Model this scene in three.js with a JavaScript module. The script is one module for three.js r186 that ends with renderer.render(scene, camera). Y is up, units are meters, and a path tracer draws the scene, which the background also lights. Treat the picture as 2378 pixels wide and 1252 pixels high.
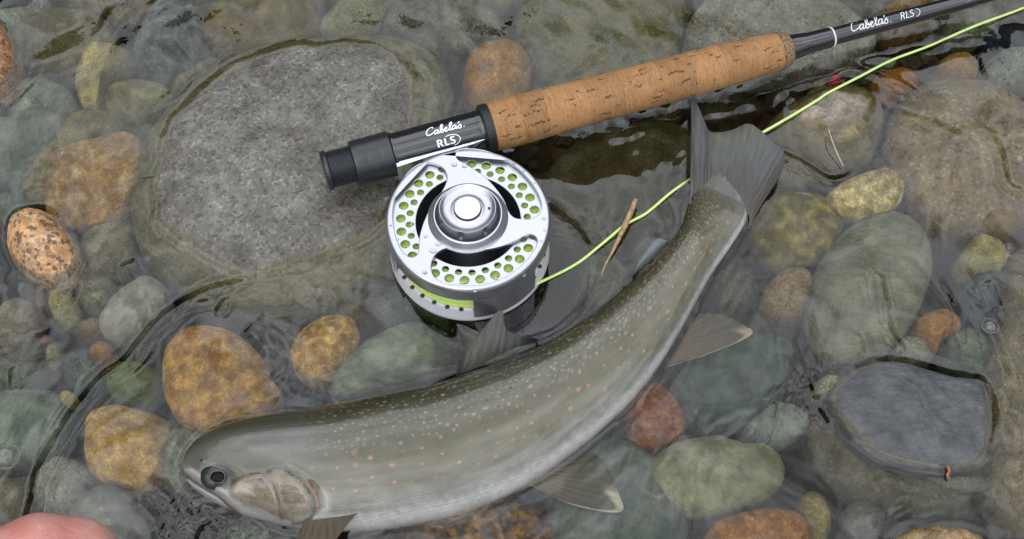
import * as THREE from 'three';
import { mergeGeometries } from 'three/addons/utils/BufferGeometryUtils.js';
import { MarchingCubes } from 'three/addons/objects/MarchingCubes.js';
import { createNoise3D, createNoise2D } from 'simplex-noise';

// ------------------------------------------------------------------ camera, sky, sun, exposure
const W = 2378, H = 1252;                                  // the photograph's pixels, used to measure places
const scene = new THREE.Scene();
const HFOV = 45 * Math.PI / 180, PITCH = 61.5 * Math.PI / 180, DIST = 0.66;
const VFOV = 2 * Math.atan(Math.tan(HFOV / 2) * H / W);
const camera = new THREE.PerspectiveCamera(VFOV * 180 / Math.PI, W / H, 0.02, 60);
camera.position.set(0, DIST * Math.sin(PITCH), DIST * Math.cos(PITCH));
camera.lookAt(0, 0, 0);
camera.updateMatrixWorld(true);
camera.updateProjectionMatrix();

function rng(seed) { let a = seed >>> 0; return () => { a = (a + 0x6D2B79F5) | 0; let t = Math.imul(a ^ (a >>> 15), 1 | a); t = (t + Math.imul(t ^ (t >>> 7), 61 | t)) ^ t; return ((t ^ (t >>> 14)) >>> 0) / 4294967296; }; }
const noise3 = createNoise3D(rng(11)), noise2 = createNoise2D(rng(12));
const clamp = (x, a = 0, b = 1) => Math.min(b, Math.max(a, x)), lerp = (a, b, t) => a + (b - a) * t;
const smooth = (a, b, x) => { const t = clamp((x - a) / (b - a)); return t * t * (3 - 2 * t); };
const fbm3 = (x, y, z, o = 4) => { let s = 0, a = 0.5; for (let i = 0; i < o; i++) { s += a * noise3(x, y, z); x = x * 2.03 + 7.1; y = y * 2.03 + 3.7; z = z * 2.03 + 1.3; a *= 0.5; } return s; };

// an overcast sky: brightest overhead, mottled by cloud everywhere alike
const SKY = 2.0;
{
  const w = 512, h = 256, d = new Float32Array(w * h * 4);
  for (let r = 0; r < h; r++) for (let c = 0; c < w; c++) {
    const e = ((r + 0.5) / h - 0.5) * Math.PI, a = (c + 0.5) / w * 2 * Math.PI - Math.PI;
    const x = Math.cos(e) * Math.cos(a), y = Math.sin(e), z = Math.cos(e) * Math.sin(a);
    const cloud = Math.max(0.4, 1 + 1.25 * fbm3(x * 2.6 + 5, y * 2.6, z * 2.6, 5));
    const L = SKY * (1 + 2 * Math.max(0, y)) / 3 * cloud * (y < 0 ? 0.6 : 1), i = (r * w + c) * 4;
    d[i] = L * 0.955; d[i + 1] = L * 0.99; d[i + 2] = L * 1.05; d[i + 3] = 1;
  }
  const t = new THREE.DataTexture(d, w, h, THREE.RGBAFormat, THREE.FloatType);
  t.mapping = THREE.EquirectangularReflectionMapping; t.magFilter = t.minFilter = THREE.LinearFilter; t.needsUpdate = true;
  scene.background = t; scene.environment = t;
}
const sun = new THREE.DirectionalLight(new THREE.Color(1, 0.97, 0.92), 0.6);
sun.position.set(-1.1, 2.6, 1.9); sun.target.position.set(0, 0, 0);
sun.castShadow = true; sun.shadow.radius = 100; sun.shadow.mapSize.set(2048, 2048);
Object.assign(sun.shadow.camera, { left: -0.7, right: 0.7, top: 0.7, bottom: -0.7, near: 0.5, far: 6 });
scene.add(sun, sun.target);
const renderer = new THREE.WebGLRenderer({ antialias: true });
renderer.setSize(1024, 539);
renderer.toneMapping = THREE.LinearToneMapping;
renderer.toneMappingExposure = 1.0;
renderer.shadowMap.enabled = true;

// ------------------------------------------------------------------ helpers
const _v = new THREE.Vector3(), EYE = camera.position.clone();
// the point at height y that the photograph shows at (px, py); and back
function P(px, py, y = 0) {
  _v.set(px / W * 2 - 1, 1 - py / H * 2, 0.5).unproject(camera).sub(EYE);
  return new THREE.Vector3().copy(EYE).addScaledVector(_v, (y - EYE.y) / _v.y);
}
function proj(x, y, z) { _v.set(x, y, z).project(camera); return [(_v.x + 1) / 2 * W, (1 - _v.y) / 2 * H]; }
const lin = (hex) => { const c = new THREE.Color(hex); return [c.r, c.g, c.b]; };
const VEIL = [0.079, 0.078, 0.072], GAIN = [0.58, 0.50, 0.44], GAIN_DRY = [1.25, 1.25, 1.25];
const wet = (hex) => { const a = lin(hex).map((c, i) => (c - VEIL[i]) / GAIN[i]), m = (a[0] + a[1] + a[2]) / 3; return a.map((c) => clamp(lerp(m, c, (a[2] > a[0] ? 0.52 : 0.62)), 0.014, 0.7)); };
const dry = (hex) => lin(hex).map((c, i) => clamp((c - 0.03) / GAIN_DRY[i], 0.012, 0.8));
const taken = new Map();
function numbered(name) { const n = taken.get(name) ?? 0; taken.set(name, n + 1); return n ? `${name}_${String(n).padStart(3, '0')}` : name; }
function tag(o, label, category, group, kind) { Object.assign(o.userData, { label, category }); if (group) o.userData.group = group; if (kind) o.userData.kind = kind; return o; }
function mesh(name, geo, mat, parent, pos) {
  const m = new THREE.Mesh(geo, mat); m.name = parent ? name : numbered(name); m.castShadow = m.receiveShadow = true;
  if (pos) m.position.copy(pos);
  (parent ?? scene).add(m); return m;
}
function thing(name, pos, label, category, group) { const g = new THREE.Group(); g.name = numbered(name); g.position.copy(pos); scene.add(g); return tag(g, label, category, group); }
function spline(pts, n, closed = false) {                 // [[x, y], ...] -> n points along a Catmull-Rom curve
  const c = new THREE.CatmullRomCurve3(pts.map(([x, y, z = 0]) => new THREE.Vector3(x, y, z)), closed, 'centripetal');
  return closed ? c.getPoints(n).slice(0, n) : c.getPoints(n - 1);
}
const pairs = (a) => { const r = []; for (let i = 0; i < a.length; i += 2) r.push([a[i], a[i + 1]]); return r; };
function grid(nu, nv, f, closeU = false, flip = false) {                // f(i, j) -> {p: [x, y, z], uv: [u, v], c: [r, g, b]}
  const NV = (nu + 1) * (nv + 1), pos = new Float32Array(NV * 3), uv = new Float32Array(NV * 2), idx = new Uint32Array(nu * nv * 6); let col = null, n = 0;
  for (let j = 0; j <= nv; j++) for (let i = 0; i <= nu; i++, n++) {
    const q = f(i, j); pos[n * 3] = q.p[0]; pos[n * 3 + 1] = q.p[1]; pos[n * 3 + 2] = q.p[2];
    if (q.uv) { uv[n * 2] = q.uv[0]; uv[n * 2 + 1] = q.uv[1]; } else { uv[n * 2] = i / nu; uv[n * 2 + 1] = j / nv; }
    if (q.c) { col ??= new Float32Array(NV * 3); col[n * 3] = q.c[0]; col[n * 3 + 1] = q.c[1]; col[n * 3 + 2] = q.c[2]; }
  }
  n = 0;
  for (let j = 0; j < nv; j++) for (let i = 0; i < nu; i++) { const a = j * (nu + 1) + i, b = a + 1, c = a + nu + 1, d = c + 1; if (flip) { idx[n++] = a; idx[n++] = c; idx[n++] = b; idx[n++] = b; idx[n++] = c; idx[n++] = d; } else { idx[n++] = a; idx[n++] = b; idx[n++] = c; idx[n++] = b; idx[n++] = d; idx[n++] = c; } }
  const g = new THREE.BufferGeometry();
  g.setAttribute('position', new THREE.BufferAttribute(pos, 3)); g.setAttribute('uv', new THREE.BufferAttribute(uv, 2));
  if (col) g.setAttribute('color', new THREE.BufferAttribute(col, 3));
  g.setIndex(new THREE.BufferAttribute(idx, 1)); g.computeVertexNormals();
  if (closeU) {                                           // smooth over the seam
    const n = g.attributes.normal;
    for (let j = 0; j <= nv; j++) { const a = j * (nu + 1), b = a + nu, x = n.getX(a) + n.getX(b), y = n.getY(a) + n.getY(b), z = n.getZ(a) + n.getZ(b), l = Math.hypot(x, y, z) || 1; n.setXYZ(a, x / l, y / l, z / l); n.setXYZ(b, x / l, y / l, z / l); }
  }
  return g;
}

// ------------------------------------------------------------------ surface textures (all tile, 80 mm a side)
function tex(n, f, channels = 3, repeat = true) {
  const d = new Uint8Array(n * n * 4);
  for (let y = 0; y < n; y++) for (let x = 0; x < n; x++) { const c = f(x / n, y / n), i = (y * n + x) * 4; for (let k = 0; k < 3; k++) d[i + k] = clamp((channels === 1 ? c : c[k])) * 255; d[i + 3] = 255; }
  const t = new THREE.DataTexture(d, n, n); t.magFilter = THREE.LinearFilter; t.minFilter = THREE.LinearFilter;
  if (repeat) t.wrapS = t.wrapT = THREE.RepeatWrapping;
  t.needsUpdate = true; return t;
}
const TAU = Math.PI * 2;
// seamless noise: a torus in 4D is dear, so two blended samples do
function tile(u, v, f, seed = 0, o = 4) {
  const s = (a, b) => fbm3(a * f + seed, b * f, seed * 1.7, o), wu = smooth(0.8, 1, u), wv = smooth(0.8, 1, v);
  let r = s(u, v);
  if (wu) r = lerp(r, s(u - 1, v), wu);
  if (wv) { let q = s(u, v - 1); if (wu) q = lerp(q, s(u - 1, v - 1), wu); r = lerp(r, q, wv); }
  return r;
}
function cells(n, seed) {                                  // tiling Worley cells: (u, v) -> [distance, random, second distance]
  const r = rng(seed), px = new Float32Array(n * n), py = new Float32Array(n * n), id = new Float32Array(n * n);
  for (let i = 0; i < n * n; i++) { px[i] = r(); py[i] = r(); id[i] = r(); }
  return (u, v) => {
    u = (u - Math.floor(u)) * n; v = (v - Math.floor(v)) * n;
    const x = Math.floor(u), y = Math.floor(v); let d1 = 9, d2 = 9, k1 = 0;
    for (let j = -1; j <= 1; j++) for (let i = -1; i <= 1; i++) { const k = ((y + j + n) % n) * n + (x + i + n) % n, d = Math.hypot(x + i + px[k] - u, y + j + py[k] - v); if (d < d1) { d2 = d1; d1 = d; k1 = k; } else if (d < d2) d2 = d; }
    return [d1, id[k1], d2];
  };
}
const TEX = {};
{
  const c1 = cells(64, 3), c2 = cells(26, 4), c3 = cells(90, 5), c4 = cells(34, 6);
  const grey = (x) => [x, x, x];
  TEX.granite = tex(768, (u, v) => {
    const [d, r, d2] = c1(u, v), [e, q] = c2(u, v), n = tile(u, v, 9, 1);
    let k = 0.43 + 0.10 * (r - 0.5) + 0.14 * n + 0.16 * tile(u, v, 55, 2, 2), t = [k, k, k];
    if (r > 0.93) t = [k + 0.18, k + 0.16, k + 0.10]; else if (r < 0.10) t = [k * 0.72, k * 0.72, k * 0.74];
    if (q > 0.84 && e < 0.25) { const m = 0.9 * (1 - e / 0.27); t = [lerp(t[0], 0.92, m), lerp(t[1], 0.83, m), lerp(t[2], 0.62, m)]; }
    
    return t;
  });
  TEX.flecked = tex(768, (u, v) => {
    const [d, r] = c1(u + 0.01 * tile(u, v, 12, 8, 2), v), [e, q] = c4(u + 0.02 * tile(u, v, 10, 9, 2), v * 1), n = tile(u, v, 8, 3);
    const k = 0.47 + 0.20 * n + 0.12 * (r - 0.5);
    if (q < 0.20 && e < 0.46 + 0.25 * tile(u, v, 40, 4, 2)) return [0.20, 0.20, 0.215];
    if (r < 0.07) return [0.24, 0.23, 0.23];
    if (q > 0.72) return [k + 0.18, k + 0.20, k + 0.22];
    return [k + 0.03, k, k - 0.03];
  });
  TEX.mottled = tex(768, (u, v) => {
    const n = tile(u, v, 6, 5, 5), m = tile(u, v, 38, 6, 4), [d, r] = c3(u, v), g = smooth(-0.05, 0.42, n * 0.45 + m);
    const k = 0.38 + 0.14 * (r - 0.5) + 0.16 * n;
    return [lerp(k, 0.72, g * 0.6), lerp(k * 0.98, 0.69, g * 0.6), lerp(k * 0.97, 0.62, g * 0.6)];
  });
  TEX.fine = tex(768, (u, v) => {
    const n = tile(u, v, 5, 7, 5), m = tile(u, v, 40, 8, 3), [d, r] = c3(u, v);
    const k = 0.46 + 0.20 * n + 0.22 * m + (r > 0.95 ? 0.30 : 0) - (r < 0.08 ? 0.16 : 0);
    return [k, k, k * 0.98];
  });
  TEX.slate = tex(768, (u, v) => {
    const w = tile(u, v, 3, 9, 3) * 0.05, n = tile(u, v * 1.0 + w, 5, 10, 5), s = tile(u * 0.25, v + w, 30, 11, 3), m = tile(u, v, 60, 12, 2);
    return grey(0.47 + 0.15 * n + 0.14 * s + 0.14 * m);
  });
  TEX.bumpFine = tex(768, (u, v) => 0.5 + 0.3 * tile(u, v, 14, 13, 5) + 0.22 * tile(u, v, 60, 14, 2), 1);
  TEX.bumpGrain = tex(768, (u, v) => { const [d, r] = c1(u, v); return 0.45 + 0.3 * (r - 0.5) + 0.25 * tile(u, v, 18, 15, 4); }, 1);
}
const STONE = {};
for (const k of ['granite', 'flecked', 'mottled', 'fine', 'slate']) for (const w of [0, 1]) {
  STONE[k + w] = new THREE.MeshPhysicalMaterial({ map: TEX[k], vertexColors: true, roughness: w ? 0.42 : 0.8, specularIntensity: w ? 0.85 : 0.12, bumpMap: k === 'granite' || k === 'flecked' ? TEX.bumpGrain : TEX.bumpFine, bumpScale: k === 'slate' ? 0.0005 : 0.0010 });
  STONE[k + w].color.setRGB(2.1, 2.1, 2.1); STONE[k + w].name = `${w ? 'wet' : 'sunken'} ${k} stone`;
}

// ------------------------------------------------------------------ riverbed
const BED = -0.088;
{
  const col = (x, z) => { const n = fbm3(x * 9, 0, z * 9, 4), k = 0.055 + 0.03 * n; return [k * 1.05, k * 0.96, k * 0.78]; };
  const S = (t) => Math.sign(t) * Math.pow(Math.abs(t), 3) * 7 + t * 0.6;
  const N = 240, g = grid(N, N, (i, j) => { const x = S(i / N * 2 - 1), z = S(j / N * 2 - 1); return { p: [x, BED + 0.010 * fbm3(x * 14, 3, z * 14, 4), z], uv: [x / 0.08, z / 0.08], c: col(x, z) }; }, false, true);
  const m = mesh('riverbed', g, STONE.fine0); m.userData.kind = 'structure';
}
// loose gravel in the gaps between the stones, nobody could count it
{
  const r = rng(77), geos = [];
  const g = new THREE.IcosahedronGeometry(1, 2), p = g.attributes.position, c = [];
  for (let i = 0; i < p.count; i++) { const n = 1 + 0.22 * noise3(p.getX(i) * 1.3, p.getY(i) * 1.3, p.getZ(i) * 1.3); p.setXYZ(i, p.getX(i) * n, p.getY(i) * n * 0.62, p.getZ(i) * n); c.push(1, 1, 1); }
  g.setAttribute('color', new THREE.Float32BufferAttribute(c, 3)); g.computeVertexNormals();
  const N = 5200, im = new THREE.InstancedMesh(g, STONE.fine0, N), M = new THREE.Matrix4(), q = new THREE.Quaternion(), e = new THREE.Euler(), col = new THREE.Color();
  const pal = [[0.09, 0.085, 0.065], [0.07, 0.075, 0.07], [0.12, 0.095, 0.06], [0.06, 0.065, 0.07], [0.10, 0.10, 0.09]];
  for (let i = 0; i < N; i++) {
    const far = i > 3400, x = far ? (r() * 2 - 1) * 2.2 : (r() * 2 - 1) * 0.52, z = far ? (r() * 2 - 1) * 2.0 : -0.4 + r() * 0.68;
    const out = Math.abs(x) > 0.5 || z < -0.42 || z > 0.32, s = out ? 0.012 + 0.035 * r() * r() : 0.003 + 0.008 * r() * r();
    e.set(r() * 0.6 - 0.3, r() * TAU, r() * 0.6 - 0.3); q.setFromEuler(e);
    M.compose(new THREE.Vector3(x, BED + 0.004 + s * 0.3, z), q, new THREE.Vector3(s * (0.8 + 0.5 * r()), s, s));
    im.setMatrixAt(i, M); const k = pal[Math.floor(r() * 5)], b = 0.7 + 0.6 * r(); col.setRGB(k[0] * b, k[1] * b, k[2] * b); im.setColorAt(i, col);
  }
  im.name = 'gravel'; im.castShadow = im.receiveShadow = true; scene.add(im); tag(im, 'loose dark gravel filling the gaps between the river stones', 'gravel', null, 'stuff');
}

// ------------------------------------------------------------------ river stones
const solids = [];                                         // meshes that may break the water surface
function ell(cx, cy, rx, ry, rot = 0) { const a = [], c = Math.cos(rot * Math.PI / 180), s = Math.sin(rot * Math.PI / 180); for (let k = 0; k < 12; k++) { const x = rx * Math.cos(k / 12 * TAU), y = ry * Math.sin(k / 12 * TAU); a.push(cx + x * c - y * s, cy + x * s + y * c); } return a; }
let stoneSeed = 0;
// pts: outline in the photograph at the stone's widest level; eq: that level, h: height of the top over it (mm)
function stone(name, label, pts, eq, h, kind, colA, colB, o = {}) {
  const seed = ++stoneSeed * 13.37, r = rng(stoneSeed * 101 + 7);
  eq /= 1000; h /= 1000; if (!o.dry) h = Math.min(h, (-eq - 0.0035) / (1 + (o.a ?? 0.05)));
  const poly = spline(pairs(pts), 160, true).map((q) => P(q.x, q.y, eq));
  const c = new THREE.Vector3(); poly.forEach((q) => c.addScaledVector(q, 1 / poly.length));
  const ar = poly.map((q) => [Math.atan2(q.z - c.z, q.x - c.x), Math.hypot(q.x - c.x, q.z - c.z)]).sort((a, b) => a[0] - b[0]);
  const R = (th) => { th = Math.atan2(Math.sin(th), Math.cos(th)); let k = ar.findIndex((a) => a[0] > th); const b = ar[(k + ar.length) % ar.length], a = ar[(k - 1 + ar.length * 2) % ar.length]; if (k <= 0) { const A = ar[ar.length - 1], B = ar[0], s = B[0] + TAU - A[0], t = ((th < 0 ? th + TAU : th) - A[0]) / s; return lerp(A[1], B[1], clamp(t)); } return lerp(a[1], b[1], (th - a[0]) / Math.max(1e-6, b[0] - a[0])); };
  const mean = ar.reduce((s, a) => s + a[1], 0) / ar.length;
  const nt = Math.round(clamp(mean * 4300 * 0.8, 28, 190)), np = 2 * Math.round(nt * 0.27);
  const RR = []; for (let i = 0; i < nt; i++) RR.push(R(i / nt * TAU));
  const n = o.n ?? 2.5, amp = o.a ?? 0.05, hb = Math.min(h * 1.2, eq - BED + 0.004), facets = [];
  for (let k = 0; k < (o.f ?? 0); k++) { const th = r() * TAU, up = 0.25 + 0.75 * r(); facets.push([Math.cos(th) * (1 - up * 0.7), up, Math.sin(th) * (1 - up * 0.7), 0.62 + 0.2 * r()]); }
  const wetTop = o.dry, tA = wetTop ? dry(colA) : wet(colA), tB = wetTop ? dry(colB) : wet(colB), tU = o.under ? wet(o.under) : null;
  const angle = (j) => { const s = clamp(2 * j / np, 1e-5, 2 - 1e-5), t = Math.asin(Math.pow(Math.sin((s > 1 ? 2 - s : s) * Math.PI / 2), n / 2)); return s > 1 ? Math.PI - t : t; };   // rings evenly spaced over the flat top
  const arc = [0]; { const q = (j) => { const t = angle(j), c = Math.cos(t); return [mean * Math.pow(Math.sin(t), 2 / n), Math.sign(c) * Math.pow(Math.abs(c), 2 / n) * (c > 0 ? h : hb)]; }; for (let j = 1; j <= np; j++) { const a = q(j - 1), b = q(j); arc.push(arc[j - 1] + Math.hypot(a[0] - b[0], a[1] - b[1])); } }
  const own = 0.65 + 0.8 * r(), vein = r() < 0.3 ? 0.5 : 0, va = r() * TAU, uo = r(), vo = r(), ua = r() * TAU, cu = Math.cos(ua), su = Math.sin(ua), pf = (o.pf ?? 1.6) / mean;
  const g = grid(nt, np, (i, j) => {
    const k = i % nt, th = k / nt * TAU, t = angle(j), st = Math.pow(Math.sin(t), 2 / n), ct = Math.cos(t);
    let y = Math.sign(ct) * Math.pow(Math.abs(ct), 2 / n) * (ct > 0 ? h : hb), x = Math.cos(th) * RR[k] * st, z = Math.sin(th) * RR[k] * st;
    const fx = x / mean, fy = y / Math.max(h, 0.4 * mean), fz = z / mean;
    const lump = 1 + amp * fbm3(fx * 1.4 + seed, fy * 1.4, fz * 1.4, 3) * 1.6 + amp * 0.35 * fbm3(fx * 6 + seed, fy * 6, fz * 6, 3);
    const edge = 0.35 + 0.65 * (1 - st);                   // keep the outline, move the top more
    x *= lerp(1, lump, edge * 0.8); z *= lerp(1, lump, edge * 0.8); y *= lerp(1, lump, 1) + (ct > 0 ? (o.tilt ?? 0) * fx : 0);
    for (const f of facets) { const l = Math.hypot(f[0], f[1], f[2]), d = (x / mean * f[0] + y / h * f[1] + z / mean * f[2]) / l - f[3]; if (d > 0) { x -= f[0] / l * d * mean * 0.8; y -= f[1] / l * d * h * 0.9; z -= f[2] / l * d * mean * 0.8; } }
    y += 0.0006 * fbm3(x * 160 + seed, y * 160, z * 160, 3);
    const m = smooth(-0.5, 0.6, fbm3(x * pf + seed, y * pf, z * pf, 4) + (o.bias ?? 0)), sp = 1.03 + 0.30 * fbm3(x * 70 + seed, y * 70, z * 70, 3) + (o.dry ? 0.35 : 0.16) * fbm3(x * 260, y * 260 + seed, z * 260, 2);
    let col = tA.map((q, w) => lerp(q, tB[w], m) * sp);
    if (vein) { const l = Math.abs(fx * Math.cos(va) + fz * Math.sin(va) + 0.25 * noise3(fx * 1.2 + seed, fy, fz * 1.2) - 0.15); const k = vein * smooth(0.028, 0.008, l) * smooth(-0.3, 0.3, noise3(fx * 2 + seed, fz * 2, 5)); col = col.map((q) => q + k * 0.22); }
    if (tU) { const s = smooth(-0.0015, 0.0008, y + eq + 0.0012 * noise3(x * 90, 1, z * 90)); col = tU.map((q, w) => lerp(q * sp, col[w], s)); }
    const L = arc[j] * RR[k] / mean, a = Math.cos(th) * L, b = Math.sin(th) * L;
    return { p: [x, y, z], uv: [(a * cu - b * su) / (0.08 * (o.ts ?? own)) + uo, (a * su + b * cu) / (0.08 * (o.ts ?? own)) + vo], c: col };
  }, true);
  const me = mesh(name, g, STONE[kind + (o.dry ? 1 : 0)], null, new THREE.Vector3(c.x, eq, c.z));
  tag(me, label, name.split('_').pop(), 'river stones');
  solids.push(me); return me;
}
// the wooded sides of the valley, steep and near on the far bank, low behind the angler: what the ripples and the metal mirror
{
  const g = grid(720, 48, (i, j) => {
    const a = i / 720 * TAU, ca = Math.cos(a), sa = Math.sin(a), t = j / 48, r = 9 + 6.5 * t;
    const tall = lerp(2.2, 12.6, smooth(0.75, -0.35, sa)), crown = Math.abs(noise2(a * 60, 2)) + 0.6 * Math.abs(noise2(a * 23, 7)), n = fbm3(ca * 5, sa * 5, t * 3, 4), k = 0.028 + 0.018 * noise3(ca * 50, sa * 50, t * 14) + 0.012 * n;
    return { p: [(r + 0.8 * n) * ca, BED - 0.3 + tall * Math.pow(t, 0.75) * (1 + 0.16 * n) * (1 + t * (0.10 - 0.20 * crown)), (r + 0.8 * n) * sa], c: [k * 0.95, k * 1.05, k * 0.6] };
  }, true);
  const m = new THREE.MeshStandardMaterial({ vertexColors: true, roughness: 1 }); m.name = 'conifer wood';
  mesh('hills', g, m).userData.kind = 'structure';
}
const rs = 'river_stone', bo = 'boulder', pb = 'pebble';
// the big granite boulder under the reel, its flat top just clear of the water
stone(bo, 'large speckled grey granite boulder breaking the surface under the reel', [332, 440, 345, 375, 392, 305, 465, 235, 565, 172, 700, 140, 850, 126, 965, 138, 1030, 178, 1056, 250, 1048, 350, 1020, 480, 980, 600, 900, 690, 790, 745, 660, 765, 530, 742, 425, 692, 352, 640, 324, 560, 318, 500], -33, 38, 'granite', '#85837e', '#6c6861', { dry: 1, under: '#69675a', n: 3.9, a: 0.035, pf: 2.2, ts: 1.25 });
// top left
stone(rs, 'pink speckled granite stone cut off by the left edge, upper one', [-45, 150, -20, 80, 12, 78, 36, 110, 44, 150, 34, 195, 5, 225, -30, 215], -10, 24, 'flecked', '#c29a7c', '#b5835c', { dry: 1, under: '#93725a' });
stone(rs, 'dark teal stone in the extreme top left corner', [-60, -10, 0, -30, 80, -25, 70, 5, 20, 22, -40, 22], -20, 18, 'fine', '#3f5252', '#36474a');
stone(rs, 'blue grey flat stone at the top left, below the dark corner stone', [-30, 40, 30, 14, 105, 8, 132, 30, 112, 66, 60, 92, 0, 100, -40, 80], -40, 22, 'fine', '#6a7276', '#71767c');
stone(rs, 'small brown grey stone at the top edge left of the dark oblong stone', ell(235, 22, 72, 36, -4), -48, 18, 'fine', '#6c685e', '#75706a');
stone(bo, 'broad murky brown boulder left of the tan wedge stone', [36, 105, 95, 66, 170, 48, 240, 58, 282, 100, 285, 150, 240, 200, 150, 215, 60, 205, 30, 160], -45, 26, 'fine', '#68645a', '#6e6a60', { a: 0.07 });
stone(rs, 'tan wedge shaped stone lit on its pointed top, upper left', [222, 116, 265, 108, 318, 116, 314, 138, 288, 172, 252, 212, 236, 262, 198, 256, 181, 214, 196, 156], -32, 24, 'mottled', '#807960', '#968b68', { f: 3, n: 2.3 });
stone(rs, 'dark blue oblong stone standing between brown boulders at the top', [366, 36, 402, 8, 445, 14, 468, 60, 468, 120, 442, 178, 398, 205, 342, 198, 318, 158, 338, 90], -38, 26, 'fine', '#545b62', '#5f656b', { f: 3 });
stone(rs, 'small brown stone wedged above the wide murky boulder, top left', ell(296, 62, 44, 24, 8), -50, 18, 'fine', '#67624f', '#6d6656');
stone(rs, 'round brown stone at the top edge beside the dark oblong stone', ell(345, 14, 44, 34, 0), -46, 20, 'fine', '#6d6554', '#706a5c');
stone(bo, 'large olive brown boulder at the top, above the granite boulder', [478, 84, 508, 36, 580, 16, 660, 14, 728, 34, 756, 76, 742, 128, 660, 166, 560, 160, 498, 130], -38, 27, 'mottled', '#675f4a', '#6f6748', { a: 0.05 });
stone(rs, 'angular olive stone with a flat face, left of the granite boulder', [284, 202, 312, 193, 362, 213, 414, 246, 424, 284, 392, 312, 330, 304, 254, 282, 262, 240], -32, 26, 'fine', '#6c6952', '#78755c', { f: 5, n: 2.9 });
stone(rs, 'long olive stone lying against the upper left of the granite boulder', [392, 228, 446, 190, 502, 154, 530, 164, 528, 192, 470, 232, 420, 262, 392, 252], -42, 18, 'fine', '#605d49', '#67634e');
stone(pb, 'little olive pebble under the long olive stone', ell(438, 264, 30, 16, -10), -48, 12, 'fine', '#6a6550', '#67634e');
stone(rs, 'rounded blue green stone at the left edge region, above the green slab', [24, 246, 56, 216, 138, 212, 186, 246, 190, 290, 130, 316, 42, 316], -40, 24, 'fine', '#646d6b', '#6c7370');
stone(bo, 'blue green slab running down the left edge, largest of its colour', [-40, 330, 40, 302, 140, 282, 178, 302, 128, 368, 66, 430, -30, 470], -36, 24, 'slate', '#616d6e', '#687374', { n: 3 });
stone(rs, 'blue grey stone cut by the left edge above the green slab', ell(-5, 280, 32, 44, 0), -38, 24, 'fine', '#5f696c', '#676f70');
stone(rs, 'long brown stone slanting behind the orange brown angular rock', [56, 446, 116, 372, 194, 276, 262, 272, 306, 306, 210, 380, 122, 482, 66, 480], -40, 20, 'fine', '#6e6858', '#746c58');
stone(bo, 'orange brown angular rock left of the granite boulder', [112, 396, 122, 366, 160, 346, 226, 332, 292, 318, 336, 336, 345, 374, 334, 420, 314, 470, 240, 526, 160, 524, 100, 492], -20, 22.5, 'mottled', '#806850', '#9a7c58', { f: 4, n: 3, a: 0.04, pf: 3 });
stone(rs, 'orange egg shaped granite stone with black flecks, dry on top', [28, 566, 40, 526, 80, 505, 128, 514, 164, 548, 192, 596, 192, 640, 156, 670, 106, 668, 56, 640, 32, 606], -12, 25, 'flecked', '#c9a888', '#bd936c', { dry: 1, under: '#8a745e', n: 2.3, a: 0.03, ts: 1.2 });
stone(rs, 'grey brown stone tucked between the flecked egg stone and the boulder', [190, 546, 236, 522, 300, 514, 324, 544, 318, 596, 282, 642, 226, 660, 192, 640], -34, 22, 'fine', '#706c5c', '#7a766a', { f: 3 });
stone(rs, 'faint bluish stone below the green slab at left', ell(52, 492, 52, 46, -20), -46, 18, 'fine', '#606a6c', '#5d6668');
stone(rs, 'nearly black wet stone at the left edge beside the flecked egg', [-50, 580, -10, 556, 24, 580, 48, 640, 34, 700, 0, 730, -50, 720], -22, 20, 'mottled', '#3a3a28', '#4c4128', { n: 2.6 });
// top middle
stone(rs, 'greenish speckled stone at the top edge', [744, 70, 770, 34, 800, 14, 858, 2, 902, 12, 896, 54, 846, 112, 786, 108, 746, 92], -34, 24, 'granite', '#727560', '#7d7f68', { f: 3 });
stone(rs, 'orange brown stone at the top edge behind the greenish one', ell(708, 14, 54, 26, 4), -44, 20, 'mottled', '#7b6a4a', '#8a7350');
stone(pb, 'small orange stone at the top edge touching the greenish one', ell(778, 2, 36, 18, 0), -42, 18, 'mottled', '#80694a', '#86694a');
stone(bo, 'smooth dark grey stone behind the right end of the granite boulder', [876, 84, 900, 46, 960, 26, 1060, 26, 1158, 50, 1180, 96, 1132, 134, 1072, 164, 1000, 134, 915, 118], -42, 24, 'fine', '#60635e', '#696c68');
stone(rs, 'plain grey stone at the top edge, behind the smooth dark one', [930, -20, 1000, -40, 1180, -40, 1210, 10, 1150, 42, 1040, 24, 960, 22], -50, 20, 'fine', '#67675c', '#6e6c5f');
stone(rs, 'rounded orange brown stone above the cork grip butt', [1082, 174, 1094, 148, 1132, 130, 1188, 128, 1226, 152, 1234, 194, 1224, 250, 1180, 290, 1110, 290, 1076, 236], -34, 25, 'fine', '#866641', '#8f6c42', { n: 3.1 });
stone(bo, 'big flat brown boulder above the middle of the cork grip', [1196, 60, 1250, 10, 1330, -30, 1480, -40, 1570, -10, 1600, 60, 1570, 150, 1480, 220, 1350, 240, 1250, 200, 1206, 130], -46, 22, 'fine', '#6b6650', '#666658', { n: 3.2 });
stone(rs, 'dim bluish stone lying on the flat brown boulder near the cork', ell(1395, 105, 70, 62, 0), -36, 12, 'fine', '#626662', '#686c68');
stone(bo, 'grey boulder with a pale rim behind the front end of the cork grip', [1584, 110, 1606, 52, 1652, 2, 1720, -30, 1850, -24, 1930, 10, 1990, 60, 2030, 110, 1960, 160, 1840, 190, 1700, 190, 1600, 160], -24, 23, 'granite', '#6d6c6a', '#757576', { n: 3 });
stone(rs, 'brown stone showing under the black rod blank', ell(2092, 56, 66, 34, -10), -40, 20, 'fine', '#75654f', '#7b6a50');
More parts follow.
